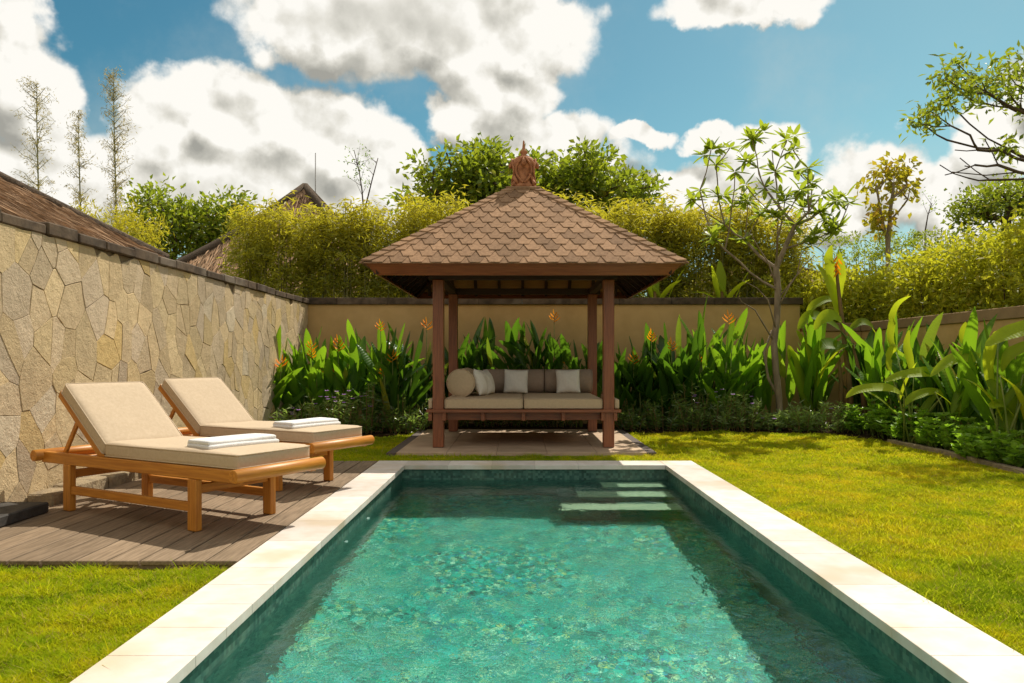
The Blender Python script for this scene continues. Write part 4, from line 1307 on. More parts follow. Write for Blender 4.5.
ruellia(300, 12.5, 408, 60, 'pale leaved purple flowered shrub behind the farther towel', 5, .9)
ruellia(338, 12.6, 392, 58, 'purple flowered shrub under the tallest heliconia', 9, .55)
ruellia(368, 12.7, 388, 60, 'dark purple flowered shrub with blooms at its top', 6, .25)
ruellia(403, 12.9, 398, 60, 'dark shrub at the left corner of the paved pad', 0, .15)
ruellia(635, 13.35, 398, 50, 'dark shrub at the right rear corner of the paved pad', 0, .1)
ruellia(665, 13.3, 396, 55, 'dark shrub second right of the paved pad', 0, .2)
ruellia(692, 13.3, 390, 50, 'dark shrub with a few purple flowers below the orange spray', 3, .35)
ruellia(717, 13.3, 392, 48, 'purple flowered shrub under the tall bright heliconia', 3, .45)
ruellia(745, 13.3, 388, 50, 'grey green shrub left of the frangipani trunk', 2, .7)
ruellia(768, 13.35, 408, 44, 'low shrub at the foot of the frangipani', 3, .8)
ruellia(802, 13.1, 398, 52, 'pale narrow leaved shrub just right of the frangipani foot', 0, .85)
ruellia(834, 13.0, 392, 56, 'pale shrub with one purple flower near the bend of the bed', 2, .95)
ruellia(620, 14.2, 380, 60, 'tall dark shrub behind the right gazebo post', 0, .1, 700)
ruellia(445, 13.9, 392, 60, 'dark shrub behind the left gazebo post', 0, .1, 700)
ruellia(500, 14.0, 392, 70, 'dark shrub behind the daybed left half', 0, .1, 700)
ruellia(560, 14.0, 392, 70, 'dark shrub behind the daybed right half', 0, .1, 700)
# understory behind beds
def broadshrub(px, Y, top, wid, label, val=.5):
    x = Xp(px, Y); h = CH+(HY-top)/F_PX*Y; w = wid/F_PX*Y/2
    o = empty('green_shrub', (x, Y, -.02), 0, label, 'shrub', 'broad leaved low shrubs by the right kerb')
    L = Leaves(); S = MB()
    for i in range(26):
        a = random.uniform(0, 6.28); r = math.sqrt(random.random())
        tp = Vector((r*math.cos(a)*w, r*math.sin(a)*.42, h*random.uniform(.3, 1.25)*(1-.3*r))); b0 = Vector((tp.x*.6, tp.y*.6, 0))
        S.tube([b0, tp], [.006, .003], 4, cap=False)
        for f in (.35, .55, .75, 1.0):
            k = 7; P = np.repeat((np.array(b0)+(np.array(tp)-np.array(b0))*f)[None], k, 0)
            th = np.arange(k)*6.28/k+random.random()*6
            D = np.stack([np.cos(th), np.sin(th), rng.uniform(.05, .6, k)], 1)
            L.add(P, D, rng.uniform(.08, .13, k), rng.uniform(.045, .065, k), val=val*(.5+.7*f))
    L.build('leaf', M['leaf_ground'], o); S.build('stem', M['stemgreen'], o)
for px, Y, top, wid, lb, v in ((868, 12.6, 402, 46, 'leafy green shrub at the bend of the bed', .4), (888, 12.0, 404, 46, 'leafy shrub under the yellow green arching leaves', .5),
        (905, 11.4, 408, 46, 'leafy shrub second along the right kerb', .5), (926, 10.9, 414, 46, 'bright leafy shrub midway along the right kerb', .75), (948, 10.3, 416, 48, 'leafy shrub under the longest horizontal leaf', .6),
        (972, 9.7, 424, 46, 'leafy shrub beside the kerb where the stone edge shows', .5), (990, 9.2, 430, 46, 'leafy shrub second from the right edge', .7), (1016, 8.7, 432, 50, 'leafy shrub at the right edge of the picture', .5)):
    broadshrub(px, Y, top, wid, lb, v)
# spiky grass plant near lounger
o = empty('spiky_plant', (Xp(243, 12.3), 12.3, -.02), 0, 'thin dark spiky plant against the stone wall behind the farther lounger', 'plant')
B = Blades()
for i in range(16):
    B.leaf((random.uniform(-.12, .12), random.uniform(-.1, .1), 0), random.uniform(0, 6.28), R(random.uniform(68, 88)), random.uniform(.6, 1.1), .035, droop=random.uniform(.0, .5), val=.1, nseg=7)
B.build('leaf', M['leaf_heli'], o)

# ---------------- frangipani
def frangipani():
    Y = 13.5; base = at(781, 418, Y); base.z = -.02
    o = empty('frangipani_tree', base, 0, 'slender frangipani tree with a bare forked trunk in the right bed', 'tree')
    tr = [Vector((0, 0, 0))]+[at(x, y, Y+d)-base for x, y, d in ((779, 400, 0), (776, 372, 0), (774, 345, .02), (777, 318, .03), (778, 290, .0), (776, 268, 0))]
    tips_px = [(711, 150, -.4), (730, 148, .2), (716, 165, .3), (752, 138, -.2), (745, 160, .4), (787, 140, .2), (793, 150, -.4), (758, 168, .2), (700, 190, -.3), (692, 200, .2), (718, 196, .5), (732, 205, -.5),
               (748, 200, .3), (745, 185, -.3), (765, 188, .0), (775, 172, .4), (797, 172, .3), (808, 168, -.3), (812, 185, .2), (785, 200, -.4), (803, 208, .4), (822, 195, -.2), (838, 200, .2), (849, 203, -.3), (825, 220, .3), (838, 228, -.2),
               (760, 215, .6), (815, 235, -.5), (725, 225, .4), (795, 225, -.1), (772, 150, .6), (712, 236, -.3), (745, 240, .4), (735, 172, -.6), (778, 218, -.6), (820, 212, .1), (800, 190, -.7)]
    tips = [at(x, y, Y+d*1.1)-base for x, y, d in tips_px]
    nodes, par, w, ti = grow(tips, tr, .28, .62)
    branches(nodes, par, w, .058, M['bark'], o, .009, .55, n=8)
    # second stem near the foot and bare twigs
    S = MB()
    S.tube([at(779, 398, Y)-base, at(768, 378, Y)-base, at(764, 352, Y)-base, at(772, 330, Y-.02)-base], [.03, .026, .022, .018], 8)
    for tw in ([(776, 330), (768, 300), (757, 288), (742, 280)], [(777, 310), (790, 285), (802, 268), (815, 255)], [(773, 340), (755, 310), (742, 302), (738, 296)], [(778, 290), (768, 262), (757, 245), (750, 232)],
               [(777, 300), (797, 275), (801, 255), (812, 240)], [(776, 268), (790, 240), (800, 225)]):
        S.tube([at(x, y, Y-.1*i)-base for i, (x, y) in enumerate(tw)], [.016, .012, .008, .005][:len(tw)], 6)
    S.build('branch', M['bark'], o)
    B = Blades()
    for t in tips:
        for c in range(random.randint(1, 3)):
            cc = t + Vector((random.uniform(-.12, .12), random.uniform(-.12, .12), random.uniform(-.08, .1)))*c
            k = random.randint(7, 12)
            for i in range(k):
                B.leaf(cc, i*2.4+random.random(), R(random.uniform(-35, 65)), random.uniform(.16, .30), random.uniform(.07, .10), droop=random.uniform(.2, .9), nseg=5, petiole=.02, val=random.random(), yel=random.random()*.75, fold=.25)
    B.build('crown', M['leaf_frangi'], o)
frangipani()

# ---------------- bamboo screen: several clumps, each with culms and foliage
def bamboo_proto(seed, h=4.55, w=1.25, dens=6800, top_yel=.5):
    o = empty('bamboo_clump', (0, 0, -.07), 0, '', 'bamboo', 'bamboo screen behind the rear wall')
    V = []; S = MB(); L = Leaves(); n = 20
    for i in range(n):
        x, y = random.uniform(-w*.5, w*.5), random.uniform(-.35, .35); H = h*random.uniform(.90, .985)
        lx, ly = random.uniform(-.15, .15), random.uniform(-.15, .15)
        pts = [(x, y, 0), (x+lx*.2, y+ly*.2, H*.4), (x+lx*.5, y+ly*.5, H*.75), (x+lx*1.3, y+ly*1.3, H)]
        S.tube(pts, [.020, .018, .012, .004], 5, cap=False)
        k = dens//n
        f = np.where(rng.random(k) < .10, .36+.3*rng.random(k), .62+.38*rng.random(k)**.9)
        cx = np.interp(f, [0, .4, .75, 1], [p[0] for p in pts]); cy = np.interp(f, [0, .4, .75, 1], [p[1] for p in pts]); cz = H*f
        # tufts: leaves gathered round sub-centres
        nt = max(1, k//14); tc = rng.integers(0, k, nt); ci = rng.integers(0, nt, k)
        sp = np.array([.17, .17, .13])
        ctr = np.stack([cx[tc], cy[tc], cz[tc]], 1)+rng.normal(size=(nt, 3))*np.array([.20, .20, .12])
        P = ctr[ci]+rng.normal(size=(k, 3))*sp*.55
        D = rng.normal(size=(k, 3))*np.array([1, 1, .5])+np.array([0, 0, -.45])
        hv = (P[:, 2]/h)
        L.add(P, D, rng.uniform(.11, .20, k), rng.uniform(.024, .040, k), val=np.clip(.05+.92*hv**2.6+rng.normal(0, .12, nt)[ci], 0, 1), g=np.clip(hv**3*top_yel+rng.random(k)*.45, 0, 1))  # leaves darken downwards: foliage shading painted into their colour
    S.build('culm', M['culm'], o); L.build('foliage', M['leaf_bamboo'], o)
    return o
protos = [bamboo_proto(i) for i in range(4)]
xs = [Xp(p, 16.4) for p in range(276, 780, 41)]
bl_used = 0
for i, x in enumerate(xs):
    o = protos[i] if i < 4 else copy_tree(protos[i % 4])
    o.location = (x, 16.3+random.uniform(-.25, .35), -.07); o.rotation_euler = (0, 0, random.choice([0, math.pi])+random.uniform(-.4, .4))
    s = random.uniform(.98, 1.05); o.scale = (1, 1, s)
    if i == 0: o['label'] = 'bamboo clump at the left end of the screen, next to the stone wall corner'
    elif x < -1.9: o['label'] = 'dense bamboo clump in the screen between the stone wall corner and the gazebo roof'
    elif x < 1.9: o['label'] = 'bamboo clump of the screen hidden mostly by the gazebo roof'
    elif i == len(xs)-1: o['label'] = 'bamboo clump at the right end of the screen behind the frangipani'
    else: o['label'] = 'bamboo clump in the screen between the gazebo roof and the frangipani'

# ---------------- leafy hedges on the right beyond the side wall
def hedge(name, cx, cy, lx, ly, h, n, label, leafL=.13, leafW=.055, z0=.6, mat='leaf_hedge', group=None, trimmed=False, cat='hedge', lo=.25, spr=.14):
    o = empty(name, (cx, cy, -.07), 0, label, cat, group)
    L = Leaves(); S = MB()
    nt = n//22
    C = np.stack([rng.uniform(-lx/2, lx/2, nt), rng.uniform(-ly/2, ly/2, nt), z0+(h-z0)*rng.random(nt)**.8], 1)
    if not trimmed: C[:, 2] += .10*np.sin(C[:, 0]*5+C[:, 1]*3)+rng.normal(0, .07, nt)
    ci = rng.integers(0, nt, n); tv = rng.normal(0, .18, nt)
    P = C[ci]+rng.normal(size=(n, 3))*spr*(.5 if trimmed else 1)
    if trimmed: P[:, 2] = np.minimum(P[:, 2], h+.03*rng.normal(size=n))
    D = rng.normal(size=(n, 3))+np.array([0, 0, .2])
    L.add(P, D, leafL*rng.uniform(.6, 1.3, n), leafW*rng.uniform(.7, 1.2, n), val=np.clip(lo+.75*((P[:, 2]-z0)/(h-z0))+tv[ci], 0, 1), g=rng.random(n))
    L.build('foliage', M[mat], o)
    for i in range(int(max(4, max(lx, ly)*7))):
        x, y = random.uniform(-lx/2, lx/2), random.uniform(-ly/2, ly/2)
        S.tube([(x, y, 0), (x+random.uniform(-.1, .1), y, h*.5), (x+random.uniform(-.2, .2), y, h*.9)], [.018, .013, .005], 4, cap=False)
    S.build('stem', M['bark_dark'], o)
    return o
hk = 'leafy hedge shrubs beyond the side wall'
hedge('hedge_shrub', 7.75, 9.2, 1.1, 2.4, 2.95, 17000, 'yellow green hedge shrub beyond the side wall at the right edge', group=hk)
hedge('hedge_shrub', 7.8, 11.5, 1.2, 2.4, 3.22, 17000, 'tall yellow green hedge shrub beyond the side wall, in front of the spreading tree', group=hk)
hedge('hedge_shrub', 7.8, 13.8, 1.3, 2.4, 3.12, 17000, 'yellow green hedge shrub below the trimmed dark hedge', group=hk)
hedge('hedge_shrub', 7.2, 16.0, 2.0, 1.6, 3.0, 15000, 'yellow green hedge shrub behind the corner of the two walls', group=hk)
hedge('hedge_shrub', 5.75, 16.2, 1.3, 1.2, 2.75, 10000, 'low bright hedge shrub right of the banana plant', group=hk)
hedge('trimmed_hedge', Xp(925, 20), 20, 5.0, 1.5, CH+(HY-231)/F_PX*20, 16000, 'flat topped trimmed hedge above the leafy shrubs at right', trimmed=True, z0=1.2, leafL=.10, leafW=.04, mat='leaf_tree', lo=.1)
hedge('yellow_bush', Xp(118, 19), 19.0, 1.9, 1.2, CH+(HY-212)/F_PX*19, 7000, 'bright yellow green bamboo bush behind the thatched roof at left', leafL=.16, leafW=.028, z0=2.6, mat='leaf_bamboo', cat='bush', lo=.45)

# ---------------- trees
def lob(px, py, Y, rpx, rpy, rd=None):
    p = at(px, py, Y); k = Y/F_PX
    return (p.x, p.y, p.z, rpx*k, (rd if rd else rpx*k), rpy*k)
Yb = 34
b0 = at(535, 360, Yb); b0.z = -.07
tree('round_tree', b0, [b0, at(537, 300, Yb), at(538, 255, Yb), at(536, 225, Yb)],
     [lob(445, 190, Yb, 40, 30, 2.2), lob(470, 170, Yb, 38, 22, 2.0), lob(500, 168, Yb, 32, 20, 2.0), lob(548, 178, Yb, 40, 24, 2.0), lob(585, 175, Yb, 30, 24, 2), lob(610, 190, Yb, 40, 30, 2.2), lob(645, 200, Yb, 22, 14, 1.5), lob(530, 205, Yb, 90, 25, 2.5), lob(420, 200, Yb, 18, 16, 1.4)],
     150, 84, .34, .19, M['leaf_tree'], M['bark_dark'], .5, (.36, .36, .26), 'large broad round crowned green tree behind the gazebo roof', seglen=1.2)
Yc = 37
for (px, lobes, lb) in ((165, [(160, 215, 26, 26), (180, 235, 30, 22), (150, 240, 20, 20), (150, 198, 12, 8)], 'mid green tree left of centre behind the stone wall, leftmost of the pair'),
                        (222, [(215, 222, 22, 18), (240, 208, 14, 10), (205, 245, 24, 22), (235, 235, 22, 22), (196, 212, 12, 12)], 'mid green tree beside the bamboo screen, behind the pale thatched roof edge')):
    b0 = at(px, 360, Yc); b0.z = -.07
    tree('leafy_tree', b0, [b0, at(px, 310, Yc), at(px+1, 270, Yc), at(px, 250, Yc)], [lob(a, c, Yc, d, e) for a, c, d, e in lobes], 70, 48, .30, .16, M['leaf_tree'], M['bark_dark'], .2, (.42, .42, .3), lb, group='trees behind the stone wall', seglen=1)
# three thin feathery trees
def feathery(px, ytop, Y, wpx, label, n=95):
    b0 = at(px, 360, Y); b0.z = -.07; o = empty('feathery_bamboo', b0, 0, label, 'bamboo', 'thin feathery bamboos at upper left')
    z1 = CH+(HY-ytop)/F_PX*Y; S = MB(); L = Leaves(); k = Y/F_PX
    N = 12; cx = lambda f: .10*math.sin(f*5)*f+ .12*f
    pts = [(cx(i/N), 0, z1*i/N) for i in range(N+1)]
    S.tube(pts, [.045*(1-.93*i/N)+.004 for i in range(N+1)], 6, cap=False)
    for i in range(n):
        f = random.uniform(.42, .99); z = z1*f; az = random.uniform(0, 6.28)
        ww = wpx*k*(.35+.65*math.sin(math.pi*min(1, (1-f)/.55)**.8))*random.uniform(.5, 1.1)
        p0 = Vector((cx(f), 0, z)); p1 = p0+Vector((math.cos(az)*ww*.6, math.sin(az)*ww*.6, ww*random.uniform(.25, .8))); p2 = p0+Vector((math.cos(az)*ww, math.sin(az)*ww, ww*random.uniform(.1, .9)))
        S.tube([p0, p1, p2], [.010, .006, .003], 3, cap=False)
        m = 26; t = rng.random(m)[:, None]; P = np.array(p0)*(1-t)**2+2*np.array(p1)*t*(1-t)+np.array(p2)*t**2+rng.normal(size=(m, 3))*.05
        L.add(P, rng.normal(size=(m, 3))+np.array([0, 0, -.3]), rng.uniform(.06, .12, m), rng.uniform(.012, .02, m))
    S.build('culm', M['culm'], o); L.build('foliage', M['leaf_sparse'], o)
feathery(36, 80, 20, 24, 'thin feathery bamboo nearest the left edge')
feathery(78, 107, 20, 15, 'shortest thin feathery bamboo, middle of the three', 85)
feathery(113, 66, 20, 18, 'tallest thin feathery bamboo, right of the three', 120)

# yellowish small tree and right tree
Yd = 17.0
b0 = at(888, 360, Yd); b0.z = -.07
tree('yellow_leaved_tree', b0, [b0, at(888, 300, Yd), at(888, 240, Yd), at(890, 220, Yd)], [lob(897, 172, Yd, 14, 12), lob(880, 188, Yd, 14, 12), lob(903, 190, Yd, 10, 14), lob(884, 215, Yd, 13, 18)],
     34, 15, .17, .11, M['leaf_autumn'], M['bark'], .06, (.13, .13, .14), 'small thin tree with yellowing drooping leaves above the trimmed hedge', drop=.5, seglen=.3, rmin=.01)
def right_tree():
    Y = 11.5; base = Vector((9.9, 12.2, -.07))
    o = empty('spreading_tree', base, 0, 'spreading tree with bare twisting branches reaching in at upper right', 'tree')
    tr = [Vector((0, 0, 0)), Vector((.0, 0, 1.3)), Vector((-.15, -.1, 2.3)), at(1110, 205, Y+.5)-base, at(1078, 178, Y+.3)-base]
    px = [(926, 116, .2), (922, 124, -.2), (932, 112, 0), (928, 128, .3), (948, 96, .4), (950, 68, -.2), (958, 64, .3), (945, 78, -.4), (952, 106, .4), (955, 84, 0), (980, 78, -.3), (998, 68, 0), (1008, 74, .3), (986, 92, -.2), (972, 100, .2), (1015, 84, -.4), (1022, 92, 0), (1035, 66, .3),
          (1002, 104, .3), (1045, 92, -.3), (1010, 150, .3), (1030, 115, .2), (1050, 56, .2), (1070, 76, -.2), (1090, 60, .4), (1100, 96, 0), (1060, 40, .2), (1120, 80, .3), (1130, 120, -.3), (970, 84, .5), (1025, 56, -.4), (1000, 150, .1), (1012, 98, .1), (994, 84, .4), (966, 92, -.4), (1024, 74, .2)]
    bare = [(940, 165, .2), (945, 175, -.2), (960, 158, .4), (968, 178, .3), (975, 165, -.3), (955, 150, .2), (990, 180, .4), (985, 140, -.4), (952, 172, 0), (965, 166, -.5), (978, 150, .1), (947, 140, .3), (998, 165, -.2), (970, 135, 0)]
    tips = [at(a, c, Y+d*1.5)-base for a, c, d in px]; bt = [at(a, c, Y+d*1.5)-base for a, c, d in bare]
    nodes, par, w, ti = grow(tips+bt, tr, .35, .8)
    branches(nodes, par, w, .085, M['bark_dark'], o, .008, .6, n=7)
    L = Leaves()
    for t in tips:
        n = random.randint(32, 62); P = np.array(t)+rng.normal(size=(n, 3))*np.array([.12, .12, .09])
        L.add(P, rng.normal(size=(n, 3))+np.array([0, 0, .1]), rng.uniform(.09, .18, n), rng.uniform(.035, .06, n), g=rng.random(n), val=.25)
    L.build('crown', M['leaf_tree'], o)
right_tree()
Yd = 19
b0 = at(1010, 360, Yd); b0.z = -.07
tree('low_tree', b0, [b0, at(1010, 300, Yd), at(1008, 240, Yd), at(1006, 220, Yd)], [lob(985, 205, Yd, 30, 16), lob(1015, 195, Yd, 28, 18), lob(970, 215, Yd, 16, 10), lob(1040, 205, Yd, 30, 22)],
     70, 45, .15, .075, M['leaf_tree'], M['bark_dark'], .14, (.2, .2, .14), 'low green tree below the bare spreading branches at the right edge', seglen=.5)
# thin sprigs and antenna
def sprig(pts, Y, label, twigs):
    b0 = at(pts[0][0], pts[0][1], Y); b0.z = -.07
    o = empty('bare_sprig', b0, 0, label, 'plant'); S = MB(); P = [Vector((0, 0, 0))]+[at(x, y, Y)-b0 for x, y in pts]
    S.tube(P, [.03]+[.022*(1-.8*i/len(pts)) for i in range(len(pts))], 5); 
    L = Leaves()
    for i in range(twigs):
        f = random.uniform(.2, 1); k = f*(len(P)-2); j = 1+int(min(k, len(P)-3)); q = P[j].lerp(P[j+1], k-int(k)) if j+1 < len(P) else P[-1]
        e = q+Vector((random.uniform(-.35, .35), random.uniform(-.2, .2), random.uniform(.1, .4))); S.tube([q, e], [.008, .003], 3, cap=False)
        n = 7; L.add(np.array(e)+rng.normal(size=(n, 3))*.05, rng.normal(size=(n, 3)), rng.uniform(.05, .1, n), .03, val=.1)
    S.build('stem', M['bark_dark'], o); L.build('leaf', M['leaf_shrub'], o)
sprig([(364, 215), (362, 190), (359, 170), (354, 150)], 19, 'thin leafless sprig rising above the bamboo screen left of the gazebo', 16)
sprig([(366, 205), (372, 180), (378, 158)], 19.3, 'second, leaning thin sprig beside the first above the bamboo', 5)
sprig([(925, 232), (928, 215), (932, 203)], 21, 'dry twig above the trimmed hedge', 6)
b = MB(); a0 = at(315.5, 200, 31); b.tube([(0, 0, 0), (0, 0, at(315.5, 153, 31).z+.07)], [.05, .02], 6)
o = b.build('antenna', M['metal']); o.location = (a0.x, 31, -.07); tag(o, 'thin antenna mast beside the distant thatched roof peak', 'antenna')

# ---------------- houses
def roofmesh(name, faces, mat, parent, down):
    """faces: lists of 3D points; uv: u along horizontal, v down the slope"""
    me = bpy.data.meshes.new(name); bm = bmesh.new(); uvl = bm.loops.layers.uv.new('UVMap')
    for pts in faces:
        vs = [bm.verts.new(p) for p in pts]; f = bm.faces.new(vs); f.normal_update()
        n = f.normal; 
        h = Vector((-n.y, n.x, 0)); h = h.normalized() if h.length > 1e-4 else Vector((1, 0, 0)); d = n.cross(h)
        for lp in f.loops: lp[uvl].uv = (lp.vert.co.dot(h), lp.vert.co.dot(d))
    bm.to_mesh(me); bm.free(); me.materials.append(mat)
    return link(bpy.data.objects.new(name, me), parent)
def hiproof(x0, x1, y0, y1, ze, zr, steps=7, sag=.12, thick=.22):
    """concave hip roof faces"""
    F = []; hw = min(x1-x0, y1-y0)/2
    lv = []
    for i in range(steps+1):
        t = i/steps; ins = hw*t; z = ze+(zr-ze)*(t-sag*math.sin(math.pi*t)); lv.append((x0+ins, x1-ins, y0+ins, y1-ins, z))
    for a, b in zip(lv[:-1], lv[1:]):
        A = [(a[0], a[2], a[4]), (a[1], a[2], a[4]), (a[1], a[3], a[4]), (a[0], a[3], a[4])]
        Bq = [(b[0], b[2], b[4]), (b[1], b[2], b[4]), (b[1], b[3], b[4]), (b[0], b[3], b[4])]
        for k in range(4):
            q = [A[k], A[(k+1) % 4], Bq[(k+1) % 4], Bq[k]]
            out = []
            for p in q:
                if not out or (Vector(p)-Vector(out[-1])).length > 1e-4: out.append(p)
            if (Vector(out[0])-Vector(out[-1])).length < 1e-4: out.pop()
            if len(out) > 2: F.append(out)
    a = lv[0]
    E = [(a[0], a[2]), (a[1], a[2]), (a[1], a[3]), (a[0], a[3])]; edge = []
    for k in range(4):
        p, q = E[k], E[(k+1) % 4]
        edge.append([(p[0], p[1], ze-thick), (q[0], q[1], ze-thick), (q[0], q[1], ze), (p[0], p[1], ze)])
    return F, edge, lv
def house(name, x0, x1, y0, y1, ze, zr, mat, label, over=.5, ridge=True, wallm='house_wall', steps=7, sag=.12, ridger=.09, ridgem='thatch_edge'):
    cx, cy = (x0+x1)/2, (y0+y1)/2
    o = empty(name, (cx, cy, -.07), 0, label, 'house')
    F, E, lv = hiproof(x0-cx, x1-cx, y0-cy, y1-cy, ze+.07, zr+.07, steps, sag)
    r = roofmesh('roof', F, M[mat], o, 0)
    b = MB()
    for e_ in E: b.poly(e_)
    b.build('eave_edge', M['thatch_edge'], r)
    for k in range(4):
        b = MB(); pts = []
        for l in lv:
            c = [(l[0], l[2]), (l[1], l[2]), (l[1], l[3]), (l[0], l[3])][k]; pts.append((c[0], c[1], l[4]+.02))
        b.tube(pts, ridger, 8)
        b.build('hip_ridge', M[ridgem], r)
    b = MB(); b.box(x0-cx+over, x1-cx-over, y0-cy+over, y1-cy-over, 0, ze+.05); b.build('wall', M[wallm], o)
    if name == 'thatched_villa': straw(r, lv, 26000, .30, .016, (1,)); straw(r, lv, 4000, .30, .016, (2,))
    if name == 'thatched_pavilion': straw(r, lv, 5000, .7, .05, (0, 1, 3), .8)
    return o
M['straw'] = leafmat('straw', (0.15, 0.09, 0.055), (0.56, 0.36, 0.22), (0.5, 0.34, 0.2), 0.1, 0.9, spec=0.1)
def straw(o, lv, n, L, W, ks=(0, 1, 2, 3), val=None):
    """loose reeds lying down the roof slopes"""
    S_ = Leaves(); roof = o
    for k in ks:
        for _ in range(1):
            i = rng.integers(0, len(lv)-1, n); f = rng.random(n); u = rng.random(n); Av = np.array(lv)
            a, b_ = Av[i], Av[i+1]; q = a+(b_-a)*f[:, None]
            x0, x1, y0, y1, z = q.T
            c = [np.stack([x0+(x1-x0)*u, y0, z], 1), np.stack([x1, y0+(y1-y0)*u, z], 1), np.stack([x1+(x0-x1)*u, y1, z], 1), np.stack([x0, y1+(y0-y1)*u, z], 1)][k]
            dz = (b_[:, 4]-a[:, 4]); dr = (b_[:, 0]-a[:, 0])
            out = np.array([(0, -1, 0), (1, 0, 0), (0, 1, 0), (-1, 0, 0)][k], float)
            d = out*dr[:, None]-np.array([0, 0, 1.0])*dz[:, None]; d = unit(d)+rng.normal(size=(n, 3))*.07
            S_.add(c+np.array([0, 0, .03])+rng.normal(size=(n, 3))*.015, d, L*rng.uniform(.5, 1.3, n), W*rng.uniform(.6, 1.4, n), fold=.3, val=val)
    S_.build('reed', M['straw'], roof)
_vil = house('thatched_villa', -12.4, -4.38, -6.0, 9.5, 2.43, 4.95, 'thatch', 'villa with reddish brown thatched roof right behind the stone wall at left', over=.35, sag=.03, ridger=.07, ridgem='thatch_edge')
pk = at(305, 187, 30)
house('thatched_pavilion', pk.x-4.4, pk.x+4.4, 30-4.4, 30+4.4, 3.75, pk.z, 'thatch_pale', 'distant pavilion with steep pale thatched roof rising over the bamboo', over=.6, sag=.06, ridger=.16)
pk = at(786, 241, 27)
house('tiled_house', pk.x-4.6, pk.x+3.2, 26, 33, 3.4, 5.2, 'thatch', 'distant house with brown roof behind the frangipani', over=.5, sag=0, ridger=.10)
hb = at(740, 283, 18.3)
b = MB(); b.box(-2.2, 1.9, -.1, .1, 0, at(0, 283, 18.3).z+.07, .01); o = b.build('far_wall', M['house_wall']); o.location = (hb.x, 18.3, -.07)
tag(o, 'pale rendered wall glimpsed behind the bamboo near the frangipani', 'wall')

# ================================================================== LIGHT, SKY, CAMERA
S = Vector((.385, .63, 1.0)).normalized()
sun = bpy.data.lights.new('sun', 'SUN'); sun.energy = 5.0; sun.angle = R(.53); sun.color = (1.0, .93, .80)
so = bpy.data.objects.new('sun', sun); COL.objects.link(so); so.location = (8, 14, 20)
so.rotation_euler = S.to_track_quat('Z', 'Y').to_euler()

